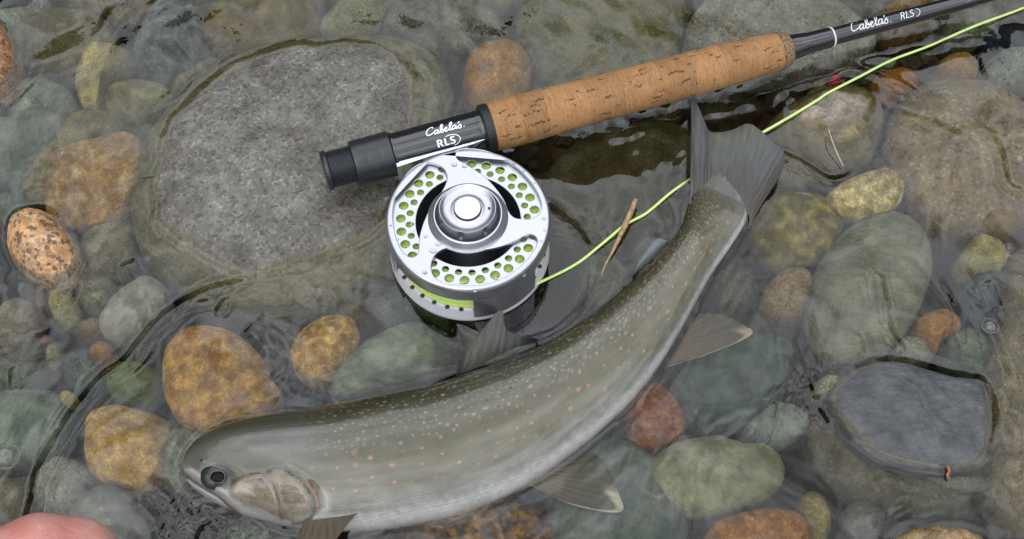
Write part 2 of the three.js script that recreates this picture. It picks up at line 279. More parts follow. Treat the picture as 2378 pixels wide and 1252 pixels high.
// right
stone(rs, 'round sandy orange stone above the big brown boulder at right', ell(2214, 182, 50, 32, 8), -36, 20, 'mottled', '#84694a', '#8f7650');
stone(rs, 'orange brown pebble between the line and the big brown boulder', [2012, 212, 2034, 190, 2080, 182, 2116, 190, 2126, 216, 2094, 246, 2040, 252], -36, 18, 'fine', '#836046', '#8a6646');
stone(pb, 'bright pinkish red pebble beside the green line', ell(1932, 204, 17, 14, 0), -34, 12, 'fine', '#a23a4a', '#b04455');
stone(pb, 'yellowish pebble next to the pinkish red one', ell(1896, 206, 24, 32, 10), -40, 14, 'fine', '#6f6842', '#77703f');
stone(bo, 'pale domed stone with a dry ringed top under the line', [1776, 310, 1820, 270, 1880, 236, 1946, 222, 2012, 236, 2046, 280, 2034, 344, 2006, 394, 1930, 402, 1850, 370, 1790, 340], -22, 24.5, 'mottled', '#938a80', '#a59c90', { dry: 1, under: '#6f6857', n: 2.5, pf: 2.4 });
stone(bo, 'large smooth brown boulder at the right edge', [2044, 344, 2062, 284, 2104, 232, 2162, 204, 2260, 208, 2346, 244, 2410, 310, 2430, 420, 2400, 510, 2300, 560, 2180, 548, 2100, 496, 2056, 420], -30, 29, 'granite', '#74695c', '#80756a', { n: 2.8, a: 0.03, ts: 1.4 });
stone(rs, 'yellow and white patched stone between the dome and the algae stone', [1912, 470, 1940, 440, 2000, 412, 2052, 400, 2090, 420, 2098, 452, 2072, 488, 2000, 512, 1946, 504], -16, 16, 'mottled', '#857550', '#b0a282', { a: 0.06, pf: 2.6 });
stone(bo, 'round stone with yellow green algae right of the fish tail', [1734, 545, 1744, 505, 1776, 472, 1844, 458, 1910, 474, 1952, 522, 1946, 566, 1902, 612, 1834, 626, 1772, 604], -22, 22, 'mottled', '#67613f', '#8a8050', { pf: 2.6, bias: -0.1 });
stone(bo, 'large egg shaped grey green stone at right', [1986, 524, 2050, 496, 2112, 514, 2152, 560, 2162, 622, 2142, 704, 2084, 802, 2022, 856, 1940, 850, 1884, 800, 1872, 710, 1896, 622, 1934, 562], -20, 22, 'slate', '#676b64', '#70746d', { n: 2.6 });
stone(rs, 'dim brown stone between the fish tail and the pale dome', [1722, 400, 1772, 374, 1850, 372, 1930, 404, 1926, 446, 1836, 462, 1752, 456], -38, 18, 'fine', '#68645c', '#6e6a60');
stone(rs, 'dark navy stone at the right end of the rod', ell(2330, 108, 70, 34, -8), -46, 18, 'slate', '#485054', '#4d555c');
stone(rs, 'pale bluish stone at the right edge below the dark navy one', ell(2340, 176, 70, 42, -12), -38, 20, 'fine', '#6a7074', '#737a80');
stone(rs, 'grey stone at the upper right edge, above the green line end', ell(2250, 80, 70, 40, -14), -44, 20, 'fine', '#62645f', '#6a6c6a');
stone(pb, 'brown stone half under the large boulder, above the khaki chip', ell(2302, 534, 50, 30, 6), -28, 18, 'mottled', '#75654c', '#7b6c50');
stone(rs, 'khaki angular chip of stone at the right', [2216, 622, 2232, 590, 2262, 558, 2302, 548, 2338, 560, 2338, 602, 2312, 640, 2252, 648], -20, 16, 'mottled', '#7d7858', '#8b8662', { f: 4, n: 3 });
stone(rs, 'dim tan stone between the fish belly and the egg shaped stone', [1762, 716, 1786, 664, 1838, 638, 1880, 656, 1886, 716, 1842, 758, 1786, 756], -36, 22, 'fine', '#7a6a58', '#837260');
stone(rs, 'orange pebble at right above the black slab', [2108, 776, 2138, 742, 2188, 734, 2220, 758, 2218, 792, 2174, 812, 2160, 840, 2130, 826], -28, 18, 'mottled', '#866440', '#987248');
stone(rs, 'round dark green stone right of the orange pebble', ell(2230, 832, 57, 54, 0), -30, 20, 'fine', '#58635e', '#626d68');
stone(rs, 'small grey stone above the black slab, left of the round green one', [2042, 842, 2078, 798, 2142, 806, 2156, 850, 2100, 866], -28, 16, 'fine', '#6c6c6c', '#737374');
stone(bo, 'big dark green stone with scratches right of the fish belly', [1556, 900, 1580, 860, 1640, 812, 1740, 788, 1822, 798, 1842, 832, 1804, 922, 1742, 984, 1660, 1004, 1588, 984], -26, 24, 'slate', '#4d5955', '#57635e', { n: 2.7, pf: 2.4 });
stone(bo, 'flat black slate slab just awash at the lower right', [1916, 935, 1948, 888, 2006, 858, 2062, 852, 2150, 872, 2206, 888, 2276, 900, 2290, 940, 2292, 1010, 2274, 1085, 2200, 1106, 2080, 1090, 1974, 1030], -8, 10.5, 'slate', '#646567', '#58595b', { dry: 1, under: '#56575a', n: 6, a: 0.02, tilt: -0.0006 });
stone(bo, 'wide brown base stone under the black slab', [1860, 1000, 1930, 960, 2100, 1000, 2250, 1020, 2270, 1120, 2200, 1200, 2050, 1200, 1930, 1140, 1870, 1080], -36, 20, 'fine', '#605d54', '#67645a', { n: 3 });
stone(bo, 'broad sandy boulder filling the lower right edge', [2270, 850, 2330, 740, 2420, 690, 2520, 800, 2540, 1000, 2480, 1200, 2360, 1240, 2280, 1160, 2256, 1000], -34, 26, 'fine', '#6f675c', '#766d62', { n: 2.8, a: 0.03 });
stone(rs, 'sandy brown stone at the right edge under the smooth boulder', [2310, 680, 2340, 600, 2420, 560, 2480, 660, 2420, 760, 2340, 760], -34, 20, 'fine', '#6d655a', '#746b60');
stone(rs, 'dark blue stone below the khaki chip at right', [2220, 690, 2260, 652, 2310, 646, 2324, 690, 2280, 730, 2236, 736], -28, 18, 'slate', '#50565c', '#5a6066');
stone(rs, 'striated grey green oval stone at the lower middle', [1496, 1096, 1530, 1056, 1580, 1030, 1660, 1018, 1724, 1036, 1780, 1040, 1818, 1080, 1812, 1132, 1742, 1182, 1640, 1202, 1560, 1192, 1508, 1144], -20, 22, 'slate', '#6e6f62', '#797a6e', { n: 2.4, ts: 0.6 });
stone(rs, 'deep orange stone touching the fish belly', [1446, 970, 1466, 912, 1514, 896, 1560, 926, 1590, 984, 1580, 1026, 1530, 1050, 1466, 1040], -22, 20, 'mottled', '#785430', '#8f6838', { pf: 3 });
stone(bo, 'long orange stone along the bottom edge', [1630, 1270, 1660, 1220, 1720, 1196, 1800, 1188, 1862, 1206, 1880, 1270, 1800, 1320, 1680, 1320], -20, 20, 'mottled', '#835f3a', '#9a7144', { pf: 3 });
stone(rs, 'olive tan stone at the bottom edge right of the long orange one', [1850, 1170, 1880, 1148, 1908, 1172, 1924, 1230, 1900, 1280, 1860, 1260], -30, 18, 'mottled', '#77704f', '#837850');
stone(rs, 'grey stone at the bottom edge under the slab', ell(1995, 1222, 56, 48, 6), -40, 20, 'fine', '#5f6360', '#676b68');
stone(rs, 'dry tan stone just entering at the bottom edge, lower right', [2060, 1270, 2090, 1244, 2150, 1234, 2230, 1240, 2280, 1270, 2220, 1310, 2110, 1310], -6, 18, 'mottled', '#94805f', '#a08c6c', { dry: 1, under: '#7a6b50' });
stone(rs, 'blue grey stone blade between the dark green stone and the slab', [1716, 1020, 1760, 966, 1806, 936, 1858, 952, 1876, 990, 1836, 1030, 1770, 1050], -26, 12, 'slate', '#656e70', '#6d7678', { f: 3, n: 3 });
stone(pb, 'small tan stone pressed against the left tip of the slab', ell(1918, 908, 32, 24, -30), -18, 14, 'fine', '#767166', '#7f7a70');
stone(bo, 'dark grey stone in the gap below the base stone, lower right', ell(2150, 1190, 110, 50, 4), -50, 20, 'fine', '#585850', '#5e5e58');
// under and around the fish
stone(bo, 'large blue grey stone beneath the pelvic fin', [1276, 1120, 1320, 1060, 1390, 1026, 1480, 1046, 1556, 1122, 1596, 1204, 1580, 1280, 1440, 1320, 1300, 1290, 1262, 1200], -30, 22, 'slate', '#586265', '#626b6e', { n: 2.8 });
stone(bo, 'rusty algae covered stone under the belly at the bottom edge', [940, 1250, 980, 1204, 1060, 1172, 1160, 1164, 1240, 1186, 1296, 1244, 1260, 1310, 1080, 1330, 960, 1310], -30, 22, 'mottled', '#5d4824', '#8a6a34', { pf: 4 });
stone(rs, 'golden brown stone left of the grey green one above the fish back', [676, 830, 698, 782, 756, 746, 822, 748, 836, 790, 804, 852, 752, 894, 700, 884], -20, 22, 'mottled', '#8a6834', '#b29154', { pf: 2.6 });
stone(rs, 'olive brown stone peeping out behind the golden brown one', ell(818, 736, 46, 44, 0), -40, 20, 'fine', '#6a6042', '#6e6546');
stone(bo, 'grey green stone lying above the fish back', [764, 910, 812, 842, 880, 790, 980, 764, 1044, 788, 1062, 830, 1012, 884, 900, 920, 800, 950], -30, 22, 'slate', '#646f68', '#76817c', { n: 2.6 });
stone(bo, 'dim blue grey stone below the reel', [840, 690, 870, 630, 950, 600, 1010, 660, 1030, 730, 960, 770, 880, 760], -46, 22, 'fine', '#5c6264', '#646a6c');
stone(rs, 'brownish stone under the dorsal fin', ell(1090, 822, 70, 44, -20), -44, 18, 'fine', '#5f5c4e', '#666252');
stone(rs, 'dark brown stone between the reel and the twig', ell(1250, 720, 70, 60, 0), -56, 18, 'fine', '#4d4b42', '#545248');
stone(rs, 'murky grey stone under the lower end of the twig', ell(1395, 672, 70, 62, 10), -44, 20, 'fine', '#5f6058', '#666860');
stone(bo, 'broad murky grey boulder between the cork grip and the fish', [1270, 420, 1330, 350, 1440, 310, 1560, 300, 1640, 360, 1620, 470, 1540, 560, 1420, 620, 1310, 590, 1264, 510], -46, 22, 'fine', '#5a584e', '#636158', { n: 2.8 });
stone(rs, 'small grey stone by the adipose fin', ell(1500, 606, 44, 34, -40), -40, 18, 'slate', '#5c6362', '#646b6a');
stone(rs, 'dim grey stone under the cork grip, right part', ell(1690, 260, 90, 60, -20), -54, 18, 'fine', '#54524a', '#5a5850');
stone(rs, 'murky brown stone beside the anal fin', ell(1690, 690, 70, 70, 20), -52, 20, 'fine', '#5f5e56', '#65645c');
stone(rs, 'grey green stone at the fish snout', [374, 1050, 430, 1004, 510, 1006, 540, 1060, 500, 1140, 420, 1166, 376, 1120], -38, 22, 'fine', '#646860', '#6c7068');
// left and lower left
stone(rs, 'small round olive stone in the cluster below the flecked egg', ell(156, 722, 33, 38, -10), -24, 18, 'granite', '#7d774e', '#8f885c', { ts: 0.7 });
stone(rs, 'thin reddish brown finger of stone left of the round olive one', ell(108, 712, 16, 52, 4), -30, 12, 'fine', '#6f5a48', '#79624c');
stone(rs, 'grey brown stone at the left edge below the black wet stone', [4, 770, 20, 724, 56, 708, 92, 722, 98, 766, 78, 806, 34, 834, 6, 810], -26, 20, 'fine', '#716b64', '#79746c');
stone(rs, 'dull green stone under the flecked egg stone', [26, 700, 46, 650, 80, 632, 104, 664, 90, 706, 52, 722], -36, 18, 'fine', '#5e6660', '#68706a');
stone(rs, 'plain grey stone right of the round olive one', [166, 690, 198, 660, 242, 652, 280, 674, 274, 724, 222, 742, 180, 722], -32, 18, 'fine', '#67655c', '#6f6d64');
stone(pb, 'dark green pebble below the round olive stone', ell(152, 770, 46, 20, 4), -40, 12, 'fine', '#53605e', '#586462');
stone(pb, 'pale brown pebble below the plain grey stone', ell(222, 770, 38, 20, -6), -34, 12, 'fine', '#716558', '#78695a');
stone(pb, 'reddish pebble at left under the grey brown stone', ell(114, 802, 20, 15, 0), -36, 10, 'fine', '#705048', '#78564c');
stone(rs, 'milky grey flat stone left of the boulder base', [236, 770, 266, 714, 308, 680, 352, 656, 394, 680, 396, 722, 330, 786, 272, 806], -26, 18, 'slate', '#74747a', '#7b7b80', { n: 2.9 });
stone(pb, 'small orange pebble under the milky grey stone', ell(244, 830, 29, 24, -16), -30, 14, 'mottled', '#80643c', '#8c7048');
stone(rs, 'mossy green oval stone left of the largest orange stone', ell(318, 902, 64, 47, -4), -26, 20, 'granite', '#5c6344', '#6d7450', { ts: 0.6 });
stone(bo, 'largest orange stone, behind the fish head', [380, 872, 398, 806, 446, 770, 530, 776, 594, 816, 632, 880, 654, 936, 606, 982, 524, 1012, 442, 1000, 398, 956], -22, 23, 'mottled', '#8c6838', '#aa8549', { pf: 3, n: 2.9, a: 0.04 });
stone(bo, 'tan block of stone left of the fish snout', [206, 1004, 216, 972, 262, 952, 350, 952, 390, 976, 388, 1044, 372, 1104, 330, 1138, 252, 1130, 212, 1094], -22, 22, 'mottled', '#8f703c', '#a98a54', { f: 4, n: 3.1, pf: 3 });
stone(bo, 'blue green slab at the left edge beside the big bubble', [-60, 950, 20, 922, 140, 924, 176, 960, 140, 1060, 60, 1090, -40, 1090], -36, 20, 'slate', '#5f6e6c', '#6a7876', { n: 3 });
stone(pb, 'small tan pebble above the blue green slab', ell(164, 932, 19, 16, 0), -26, 10, 'mottled', '#8a8258', '#938a62');
stone(pb, 'pale olive pebble at left above the small tan one', ell(132, 834, 18, 32, 10), -40, 12, 'fine', '#6d6c58', '#74725c');
stone(rs, 'dim teal stone left of the mossy green oval', ell(210, 876, 56, 54, 20), -44, 18, 'fine', '#566062', '#5d6768');
stone(rs, 'dim green stone at the left edge above the blue green slab', ell(50, 880, 70, 44, 0), -48, 18, 'fine', '#5f665f', '#666c66');
stone(rs, 'grey stone at the bottom left between finger and tan block', [90, 1120, 140, 1070, 210, 1090, 236, 1150, 190, 1200, 110, 1200], -34, 18, 'fine', '#696b6c', '#727476');
stone(rs, 'smooth slate grey stone at the bottom edge beside the finger', [176, 1190, 236, 1144, 300, 1146, 336, 1196, 326, 1270, 240, 1300, 180, 1260], -28, 22, 'slate', '#63686c', '#70757a');
stone(rs, 'brownish stone at the left edge above the finger', ell(14, 1160, 60, 44, 0), -36, 18, 'fine', '#6c665a', '#746d60');
stone(rs, 'dark stone at the bottom edge under the fish jaw', ell(440, 1226, 100, 54, 6), -46, 20, 'fine', '#4f5150', '#56585a');
stone(rs, 'blue grey stone at the bottom edge under the pectoral fin', ell(610, 1262, 90, 48, 0), -34, 20, 'fine', '#5d6264', '#656a6c');
stone(rs, 'dark stone at the bottom edge under the fish belly', ell(850, 1256, 80, 40, 0), -44, 18, 'fine', '#454a4c', '#4d5254');
stone(rs, 'grey brown stone below the boulder, left of the olive brown one', ell(560, 700, 100, 70, 10), -50, 20, 'fine', '#605f56', '#67665c');
stone(rs, 'dim grey stone between the largest orange stone and the golden one', ell(660, 830, 50, 70, 10), -46, 20, 'fine', '#5a5e5e', '#626668');
stone(rs, 'murky grey stone below the milky flat stone', ell(330, 820, 60, 40, -10), -48, 18, 'fine', '#5c5f5e', '#646766');

// ------------------------------------------------------------------ the fish
function decalTexture(w, h, draw) { const c = document.createElement('canvas'); c.width = w; c.height = h; const x = c.getContext('2d'); draw(x, w, h); const t = new THREE.CanvasTexture(c); t.colorSpace = THREE.SRGBColorSpace; return t; }
const polyDist = (q, x, y) => { let d = 1e9; for (let i = 0; i + 1 < q.length; i++) { const a = q[i], b = q[i + 1], dx = b[0] - a[0], dy = b[1] - a[1], t = clamp(((x - a[0]) * dx + (y - a[1]) * dy) / (dx * dx + dy * dy)); d = Math.min(d, Math.hypot(x - a[0] - t * dx, y - a[1] - t * dy)); } return d; };
const inside = (q, x, y) => { let r = false; for (let i = 0, j = q.length - 1; i < q.length; j = i++) if ((q[i][1] > y) !== (q[j][1] > y) && x < (q[j][0] - q[i][0]) * (y - q[i][1]) / (q[j][1] - q[i][1]) + q[i][0]) r = !r; return r; };
const line = (...a) => spline(pairs(a), a.length * 4).map((p) => [p.x, p.y]);
const FISH_Y = 0.0005;
{
  // [back x, y, belly x, y] from snout to tail root, half thickness mm
  const ST = [[427, 1088, 431, 1104, 2], [431, 1062, 440, 1126, 7], [447, 1036, 468, 1150, 10], [472, 1014, 500, 1170, 13], [512, 993, 550, 1192, 16], [572, 976, 622, 1213, 18.5], [650, 963, 700, 1229, 20], [740, 952, 780, 1237, 20.5], [830, 934, 870, 1234, 21], [920, 914, 970, 1219, 21], [1000, 898, 1070, 1197, 20.5], [1082, 871, 1160, 1163, 20], [1164, 843, 1240, 1121, 19.5], [1246, 809, 1320, 1064, 18.5], [1318, 768, 1395, 1004, 17], [1389, 719, 1465, 938, 15.5], [1449, 670, 1525, 864, 14], [1503, 620, 1575, 784, 12.5], [1549, 570, 1614, 712, 11], [1580, 526, 1654, 640, 9.5], [1593, 482, 1702, 570, 6.6], [1604, 450, 1734, 516, 4.3], [1612, 428, 1740, 484, 2.6], [1626, 410, 1736, 452, 1.7], [1648, 396, 1724, 424, 1.1], [1666, 388, 1708, 402, 0.7], [1680, 384, 1692, 388, 0.4]];
  const NS = 300, NA = 120;
  const back = spline(ST.map((s) => [s[0], s[1]]), NS + 1), belly = spline(ST.map((s) => [s[2], s[3]]), NS + 1), th = spline(ST.map((s, i) => [i, s[4]]), NS + 1);
  const C = [], D = [], T = [];
  for (let i = 0; i <= NS; i++) { const a = P(back[i].x, back[i].y, FISH_Y), b = P(belly[i].x, belly[i].y, FISH_Y); C.push(a.clone().add(b).multiplyScalar(0.5)); D.push(b.sub(a).multiplyScalar(0.5 * 0.965)); T.push(th[i].y / 1000); }
  // landmarks of the head, as seen in the photograph
  const oper = line(672, 1092, 700, 1112, 722, 1140, 733, 1166, 728, 1192, 706, 1212, 680, 1216), cheek = line(614, 1100, 634, 1126, 646, 1156, 650, 1190, 655, 1206), jaw = line(430, 1102, 452, 1118, 482, 1136, 506, 1152, 528, 1172, 548, 1188), lower = line(600, 1176, 640, 1196, 680, 1210), brow = line(462, 1068, 500, 1074, 540, 1090, 580, 1106, 614, 1104);
  const gill = [...oper, [660, 1216], [600, 1196], [556, 1180], [530, 1150], [540, 1112], [570, 1100], [620, 1092]];
  const gillEdge = line(722, 1128, 742, 1160, 748, 1190, 742, 1216);
  const surf = (i, a) => {                                 // a = 0 back, PI belly, past PI the far side
    const c = C[i], d = D[i], ca = Math.cos(a), sa = Math.sin(a), e = 0.86;
    const u = -Math.sign(ca) * Math.pow(Math.abs(ca), e), v = Math.sign(sa) * Math.pow(Math.abs(sa), e);
    return new THREE.Vector3(c.x + d.x * u, c.y + T[i] * v * (1 - 0.10 * u), c.z + d.z * u);
  };
  const relief = (x, y) => {                               // mm of relief of the head's plates, measured in the photograph's pixels
    if (x > 800 || y < 1040) return 0;
    let r = 0; const g = inside(gill, x, y), dO = polyDist(oper, x, y), dC = polyDist(cheek, x, y), dJ = polyDist(jaw, x, y), dL = polyDist(lower, x, y);
    if (g) r += 1.3 * smooth(0, 14, Math.min(dO, polyDist(gill, x, y)));
    r -= 0.9 * Math.exp(-((dC / 5) ** 2)); r -= 2.3 * Math.exp(-((dJ / 5) ** 2)); r -= 0.7 * Math.exp(-((dL / 4) ** 2)); r -= 1.6 * Math.exp(-((dO / 7) ** 2)) * (g ? 0.3 : 1);
    r += 0.9 * Math.exp(-(((polyDist(jaw, x, y - 0) - 14) / 8) ** 2)) * (x < 560 ? 1 : 0); r += 0.6 * Math.exp(-((polyDist(brow, x, y) / 9) ** 2));
    const e = Math.hypot(x - 512, (y - 1104) * 1.1); r -= 1.6 * Math.exp(-((e / 30) ** 2)); r += 0.12 * Math.exp(-(((e - 44) / 12) ** 2));
    r -= 0.5 * Math.exp(-((polyDist(gillEdge, x, y) / 6) ** 2));
    return r;
  };
  const geo = grid(NA, NS, (k, i) => {
    const a = (k % NA) / NA * TAU, p = surf(i, a), lit = a < Math.PI;
    if (lit && i < 90) { const [x, y] = proj(p.x, p.y, p.z); p.y += relief(x, y) / 1000 * smooth(0.05, 0.35, Math.sin(a)); }
    const v = (1 - Math.cos(a)) / 2;
    return { p: [p.x, p.y, p.z], uv: [i / NS, v] };
  }, true);
  // is the winding outward?
  { const n = geo.attributes.normal, k = Math.round(NA / 4) + 150 * (NA + 1); if (n.getY(k) < 0) { const ix = geo.index.array; for (let i = 0; i < ix.length; i += 3) { const t = ix[i]; ix[i] = ix[i + 1]; ix[i + 1] = t; } geo.computeVertexNormals(); } }
  // pigment, painted along the body: u from snout to tail, v from back to belly
  const TW = 1536, TH = 512, data = new Uint8Array(TW * TH * 4), bump = new Uint8Array(TW * TH * 4), r = rng(5);
  const spots = [], put = (list, n, tries, f) => { for (let q = 0; q < tries && list.length < n; q++) { const s = f(); if (s && list.every((o) => Math.hypot((o.x - s.x), (o.y - s.y)) > (o.gap + s.gap) / 2)) list.push(s); } };
  const LEN = 1560, wid = (u) => D[Math.round(u * NS)].length() * 2 * 4330;     // pixels of the photograph
  const pink = [], pale = [];
  put(pink, 330, 20000, () => { const u = 0.235 + 0.73 * r(), v = 0.20 + 0.56 * Math.pow(r(), 0.85); return { x: u * LEN, y: v * 250, u, v, gap: 16 + 30 * r(), rad: (1.7 + 2.5 * r() * r()) * (v > 0.36 ? 1.1 : 0.7), c: [0.43, 0.18, 0.13], k: 0.3 + 0.5 * r() }; });
  put(pale, 900, 30000, () => { const u = 0.17 + 0.82 * r(), v = 0.06 + 0.44 * Math.pow(r(), 0.9); return { x: u * LEN, y: v * 250, u, v, gap: 6 + 14 * r() * r(), rad: 1.2 + 1.8 * r(), c: [0.22, 0.21, 0.14], k: (0.2 + 0.6 * r()) * smooth(0.15, 0.3, u) }; });
  const bins = new Map(); for (const s of [...pale, ...pink]) { const k = Math.floor(s.u * 200); for (let j = k - 3; j <= k + 3; j++) { if (!bins.has(j)) bins.set(j, []); bins.get(j).push(s); } }
  for (let y = 0; y < TH; y++) for (let x = 0; x < TW; x++) {
    const u = (x + 0.5) / TW, v = (y + 0.5) / TH, fi = u * NS, i0 = Math.floor(fi), a = Math.acos(1 - 2 * v), q = surf(Math.min(NS, i0), a), q2 = surf(Math.min(NS, i0 + 1), a), f = fi - i0;
    const [px, py] = proj(lerp(q.x, q2.x, f), lerp(q.y, q2.y, f), lerp(q.z, q2.z, f)), n = fbm3(u * 26, v * 5, 3, 4), n2 = fbm3(u * 90, v * 16, 9, 3);
    const mixc = (A, B, t) => A.map((e, w) => lerp(e, B[w], clamp(t)));
    let c = mixc([0.022, 0.020, 0.009], [0.055, 0.051, 0.026], smooth(0.06, 0.34, v + 0.05 * n));
    c = mixc(c, [0.090, 0.082, 0.040], smooth(0.30, 0.62, v + 0.05 * n)); c = mixc(c, [0.155, 0.16, 0.135], smooth(0.70, 0.92, v + 0.05 * n)); c = mixc(c, [0.40, 0.40, 0.385], smooth(0.88, 0.98, v + 0.012 * n2));
    c = c.map((e) => e * (1 + 0.22 * n + 0.16 * n2));
    c = mixc(c, [0.24, 0.235, 0.23], 0.55 * smooth(0.72, 1, u) * smooth(0.5, 0.85, v)); c = mixc(c, [0.078, 0.082, 0.074], 0.94 * smooth(0.77, 0.88, u + 0.03 * noise2(v * 11, 3) + 0.012 * n2));
    for (const s of bins.get(Math.floor(u * 200)) ?? []) { const d = Math.hypot((u - s.u) * LEN, (v - s.v) * wid(s.u)) / s.rad; if (d < 1.8) c = mixc(c, s.c, s.k * smooth(0.885, 0.80, u) * smooth(1.7, 0.3, d + 0.5 * n2)); }
    let b = 0.5, sc = (1 - smooth(0.2, 0.12, u));
    const su = u * LEN / 7.6, sv = v * wid(u) / 6.4, row = Math.floor(sv), fx = su + (row & 1) * 0.5 - Math.floor(su + (row & 1) * 0.5) - 0.5, fy = sv - row - 0.5;
    b += 0.25 * sc * (0.5 - (fx * fx + fy * fy) * 1.4) + 0.12 * n2; c = c.map((e) => e * (1 + 0.34 * sc * (0.2 - (fx * fx + fy * fy))));
    if (px < 790) {                                        // the head
      const head = smooth(770, 690, px + 20 * n);
      c = mixc(c, mixc([0.035, 0.036, 0.022], [0.10, 0.105, 0.085], smooth(0.12, 0.42, v)), head * (1 - smooth(0.5, 0.7, v)) * 0.8);
      c = mixc(c, [0.42, 0.41, 0.40], 0.85 * smooth(0.90, 0.98, v + 0.02 * n) * smooth(800, 740, px));
      const dG = polyDist(gill, px, py), g = inside(gill, px, py);
      if (g) { const m = smooth(-2, 20, dG + 5 * n2) * 0.92; c = mixc(c, mixc([0.21, 0.172, 0.118], [0.135, 0.108, 0.068], smooth(-0.4, 0.45, fbm3(px / 30, py / 30, 2, 4))), m); if (fbm3(px / 9, py / 9, 7, 2) > 0.28) c = mixc(c, [0.30, 0.25, 0.19], 0.35 * m); c = mixc(c, [0.22, 0.20, 0.13], 0.6 * smooth(40, 10, Math.hypot(px - 690, py - 1125))); }
      c = mixc(c, [0.36, 0.33, 0.31], 0.8 * smooth(20, 6, Math.abs(polyDist(jaw, px, py) - 8)) * (py > 1090 ? 1 : 0.3) * (px < 560 ? 1 : 0));
      for (const [l, w, k, col] of [[cheek, 4, 0.75, [0.10, 0.075, 0.05]], [oper, 5, 0.8, [0.09, 0.07, 0.055]], [jaw, 4.4, 0.9, [0.035, 0.028, 0.025]], [lower, 3, 0.5, [0.12, 0.09, 0.08]]]) { const d = polyDist(l, px, py); c = mixc(c, col, k * Math.exp(-((d / w) ** 2))); }
      const dr = polyDist(oper, px, py); if (!g && px > 690) { c = mixc(c, [0.22, 0.05, 0.05], 0.7 * Math.exp(-(((dr - 7) / 4) ** 2)) * smooth(1112, 1130, py) * smooth(1190, 1165, py)); c = mixc(c, [0.38, 0.35, 0.32], 0.75 * Math.exp(-(((dr - 22) / 11) ** 2)) * smooth(1120, 1160, py)); }
      c = mixc(c, [0.012, 0.012, 0.010], 0.9 * smooth(6, 2.5, Math.hypot(px - 468, py - 1070)) + 0.7 * smooth(4, 2, Math.hypot(px - 478, py - 1066)));
      const e = Math.hypot(px - 512, (py - 1104) * 1.1); c = mixc(c, [0.025, 0.03, 0.024], 0.9 * smooth(38, 24, e)); c = mixc(c, [0.40, 0.31, 0.24], 0.7 * smooth(16, 4, polyDist(line(545, 1140, 560, 1134, 580, 1138), px, py)));
    }
    const o = (y * TW + x) * 4; for (let w = 0; w < 3; w++) { data[o + w] = 255 * Math.pow(clamp(c[w]), 1 / 2.2); bump[o + w] = 255 * clamp(b); } data[o + 3] = bump[o + 3] = 255;
  }
  const mk = (d, s) => { const t = new THREE.DataTexture(d, TW, TH); t.magFilter = t.minFilter = THREE.LinearFilter; if (s) t.colorSpace = THREE.SRGBColorSpace; t.needsUpdate = true; return t; };
  const skin = new THREE.MeshPhysicalMaterial({ map: mk(data, true), bumpMap: mk(bump, false), bumpScale: 0.0006, roughness: 0.34, specularIntensity: 0.9, clearcoat: 1, clearcoatRoughness: 0.05 }); skin.name = 'wet fish skin';
  const base = C[140].clone(); base.y = FISH_Y - 0.02; geo.translate(-base.x, -base.y, -base.z);
  const fish = mesh('fish', geo, skin, null, base); tag(fish, 'olive char with pink spots lying on its side half out of the water', 'fish'); solids.push(fish);
  const at = (px, py, y) => P(px, py, y).sub(base);

  // eye: dark ball, thin gold ring, clear glossy cornea
  const black = new THREE.MeshPhysicalMaterial({ color: 0x040403, roughness: 0.35, specularIntensity: 0.35 }), iris = new THREE.MeshPhysicalMaterial({ roughness: 0.4, clearcoat: 0.6, clearcoatRoughness: 0.08 }); iris.color.setRGB(0.012, 0.017, 0.015); black.name = 'pupil'; iris.name = 'dark iris';
  const gold = new THREE.MeshPhysicalMaterial({ roughness: 0.3, metalness: 0.4 }); gold.color.setRGB(0.20, 0.16, 0.09); gold.name = 'golden eye ring';
  const eye = new THREE.Mesh(new THREE.SphereGeometry(0.0086, 40, 24), iris); eye.name = 'eye'; eye.scale.set(1.12, 0.66, 0.95); eye.position.copy(at(510, 1102, 0.0090)); fish.add(eye);
  const pup = new THREE.Mesh(new THREE.SphereGeometry(0.0030, 28, 18), black); pup.name = 'pupil'; pup.scale.set(1.12, 0.5, 0.95); pup.position.set(0.0004, 0.0079, 0.0032); eye.add(pup);
  const ring = new THREE.Mesh(new THREE.TorusGeometry(0.0032, 0.00016, 8, 40), gold); ring.name = 'eye_ring'; ring.rotation.x = Math.PI / 2 + 0.28; ring.position.set(0.0004, 0.0083, 0.0032); eye.add(ring);
  for (const o of [eye, pup, ring]) o.castShadow = o.receiveShadow = true;

  // beads of river water on the wet shoulder and back
  { const bead = new THREE.MeshPhysicalMaterial({ transmission: 1, thickness: 0.002, roughness: 0, ior: 1.33 }), q = rng(61); bead.name = 'water bead'; for (let k = 0; k < 90; k++) { const i = Math.round(78 + 110 * q()), p = surf(i, 0.75 + 0.75 * q()).sub(base), d = new THREE.Mesh(new THREE.SphereGeometry(0.00025 + 0.0006 * q() * q(), 10, 8), bead); d.name = 'water_drop'; d.position.copy(p); d.scale.set(1.5, 0.7, 1); d.rotation.y = 0.4; fish.add(d); } }
  // fins: ribbed sheets with a thickness, from a root line to a free edge
  const finMat = (name, rgb, tr) => { const m = new THREE.MeshPhysicalMaterial({ vertexColors: true, roughness: 0.55, transmission: tr, thickness: 0, specularIntensity: 0.8, clearcoat: 0.5, clearcoatRoughness: 0.2 }); m.color.setRGB(...rgb); m.name = name; return m; };
  const membrane = finMat('fin membrane', [1, 1, 1], 0.62), fleshy = finMat('fleshy fin', [1, 1, 1], 0.1);
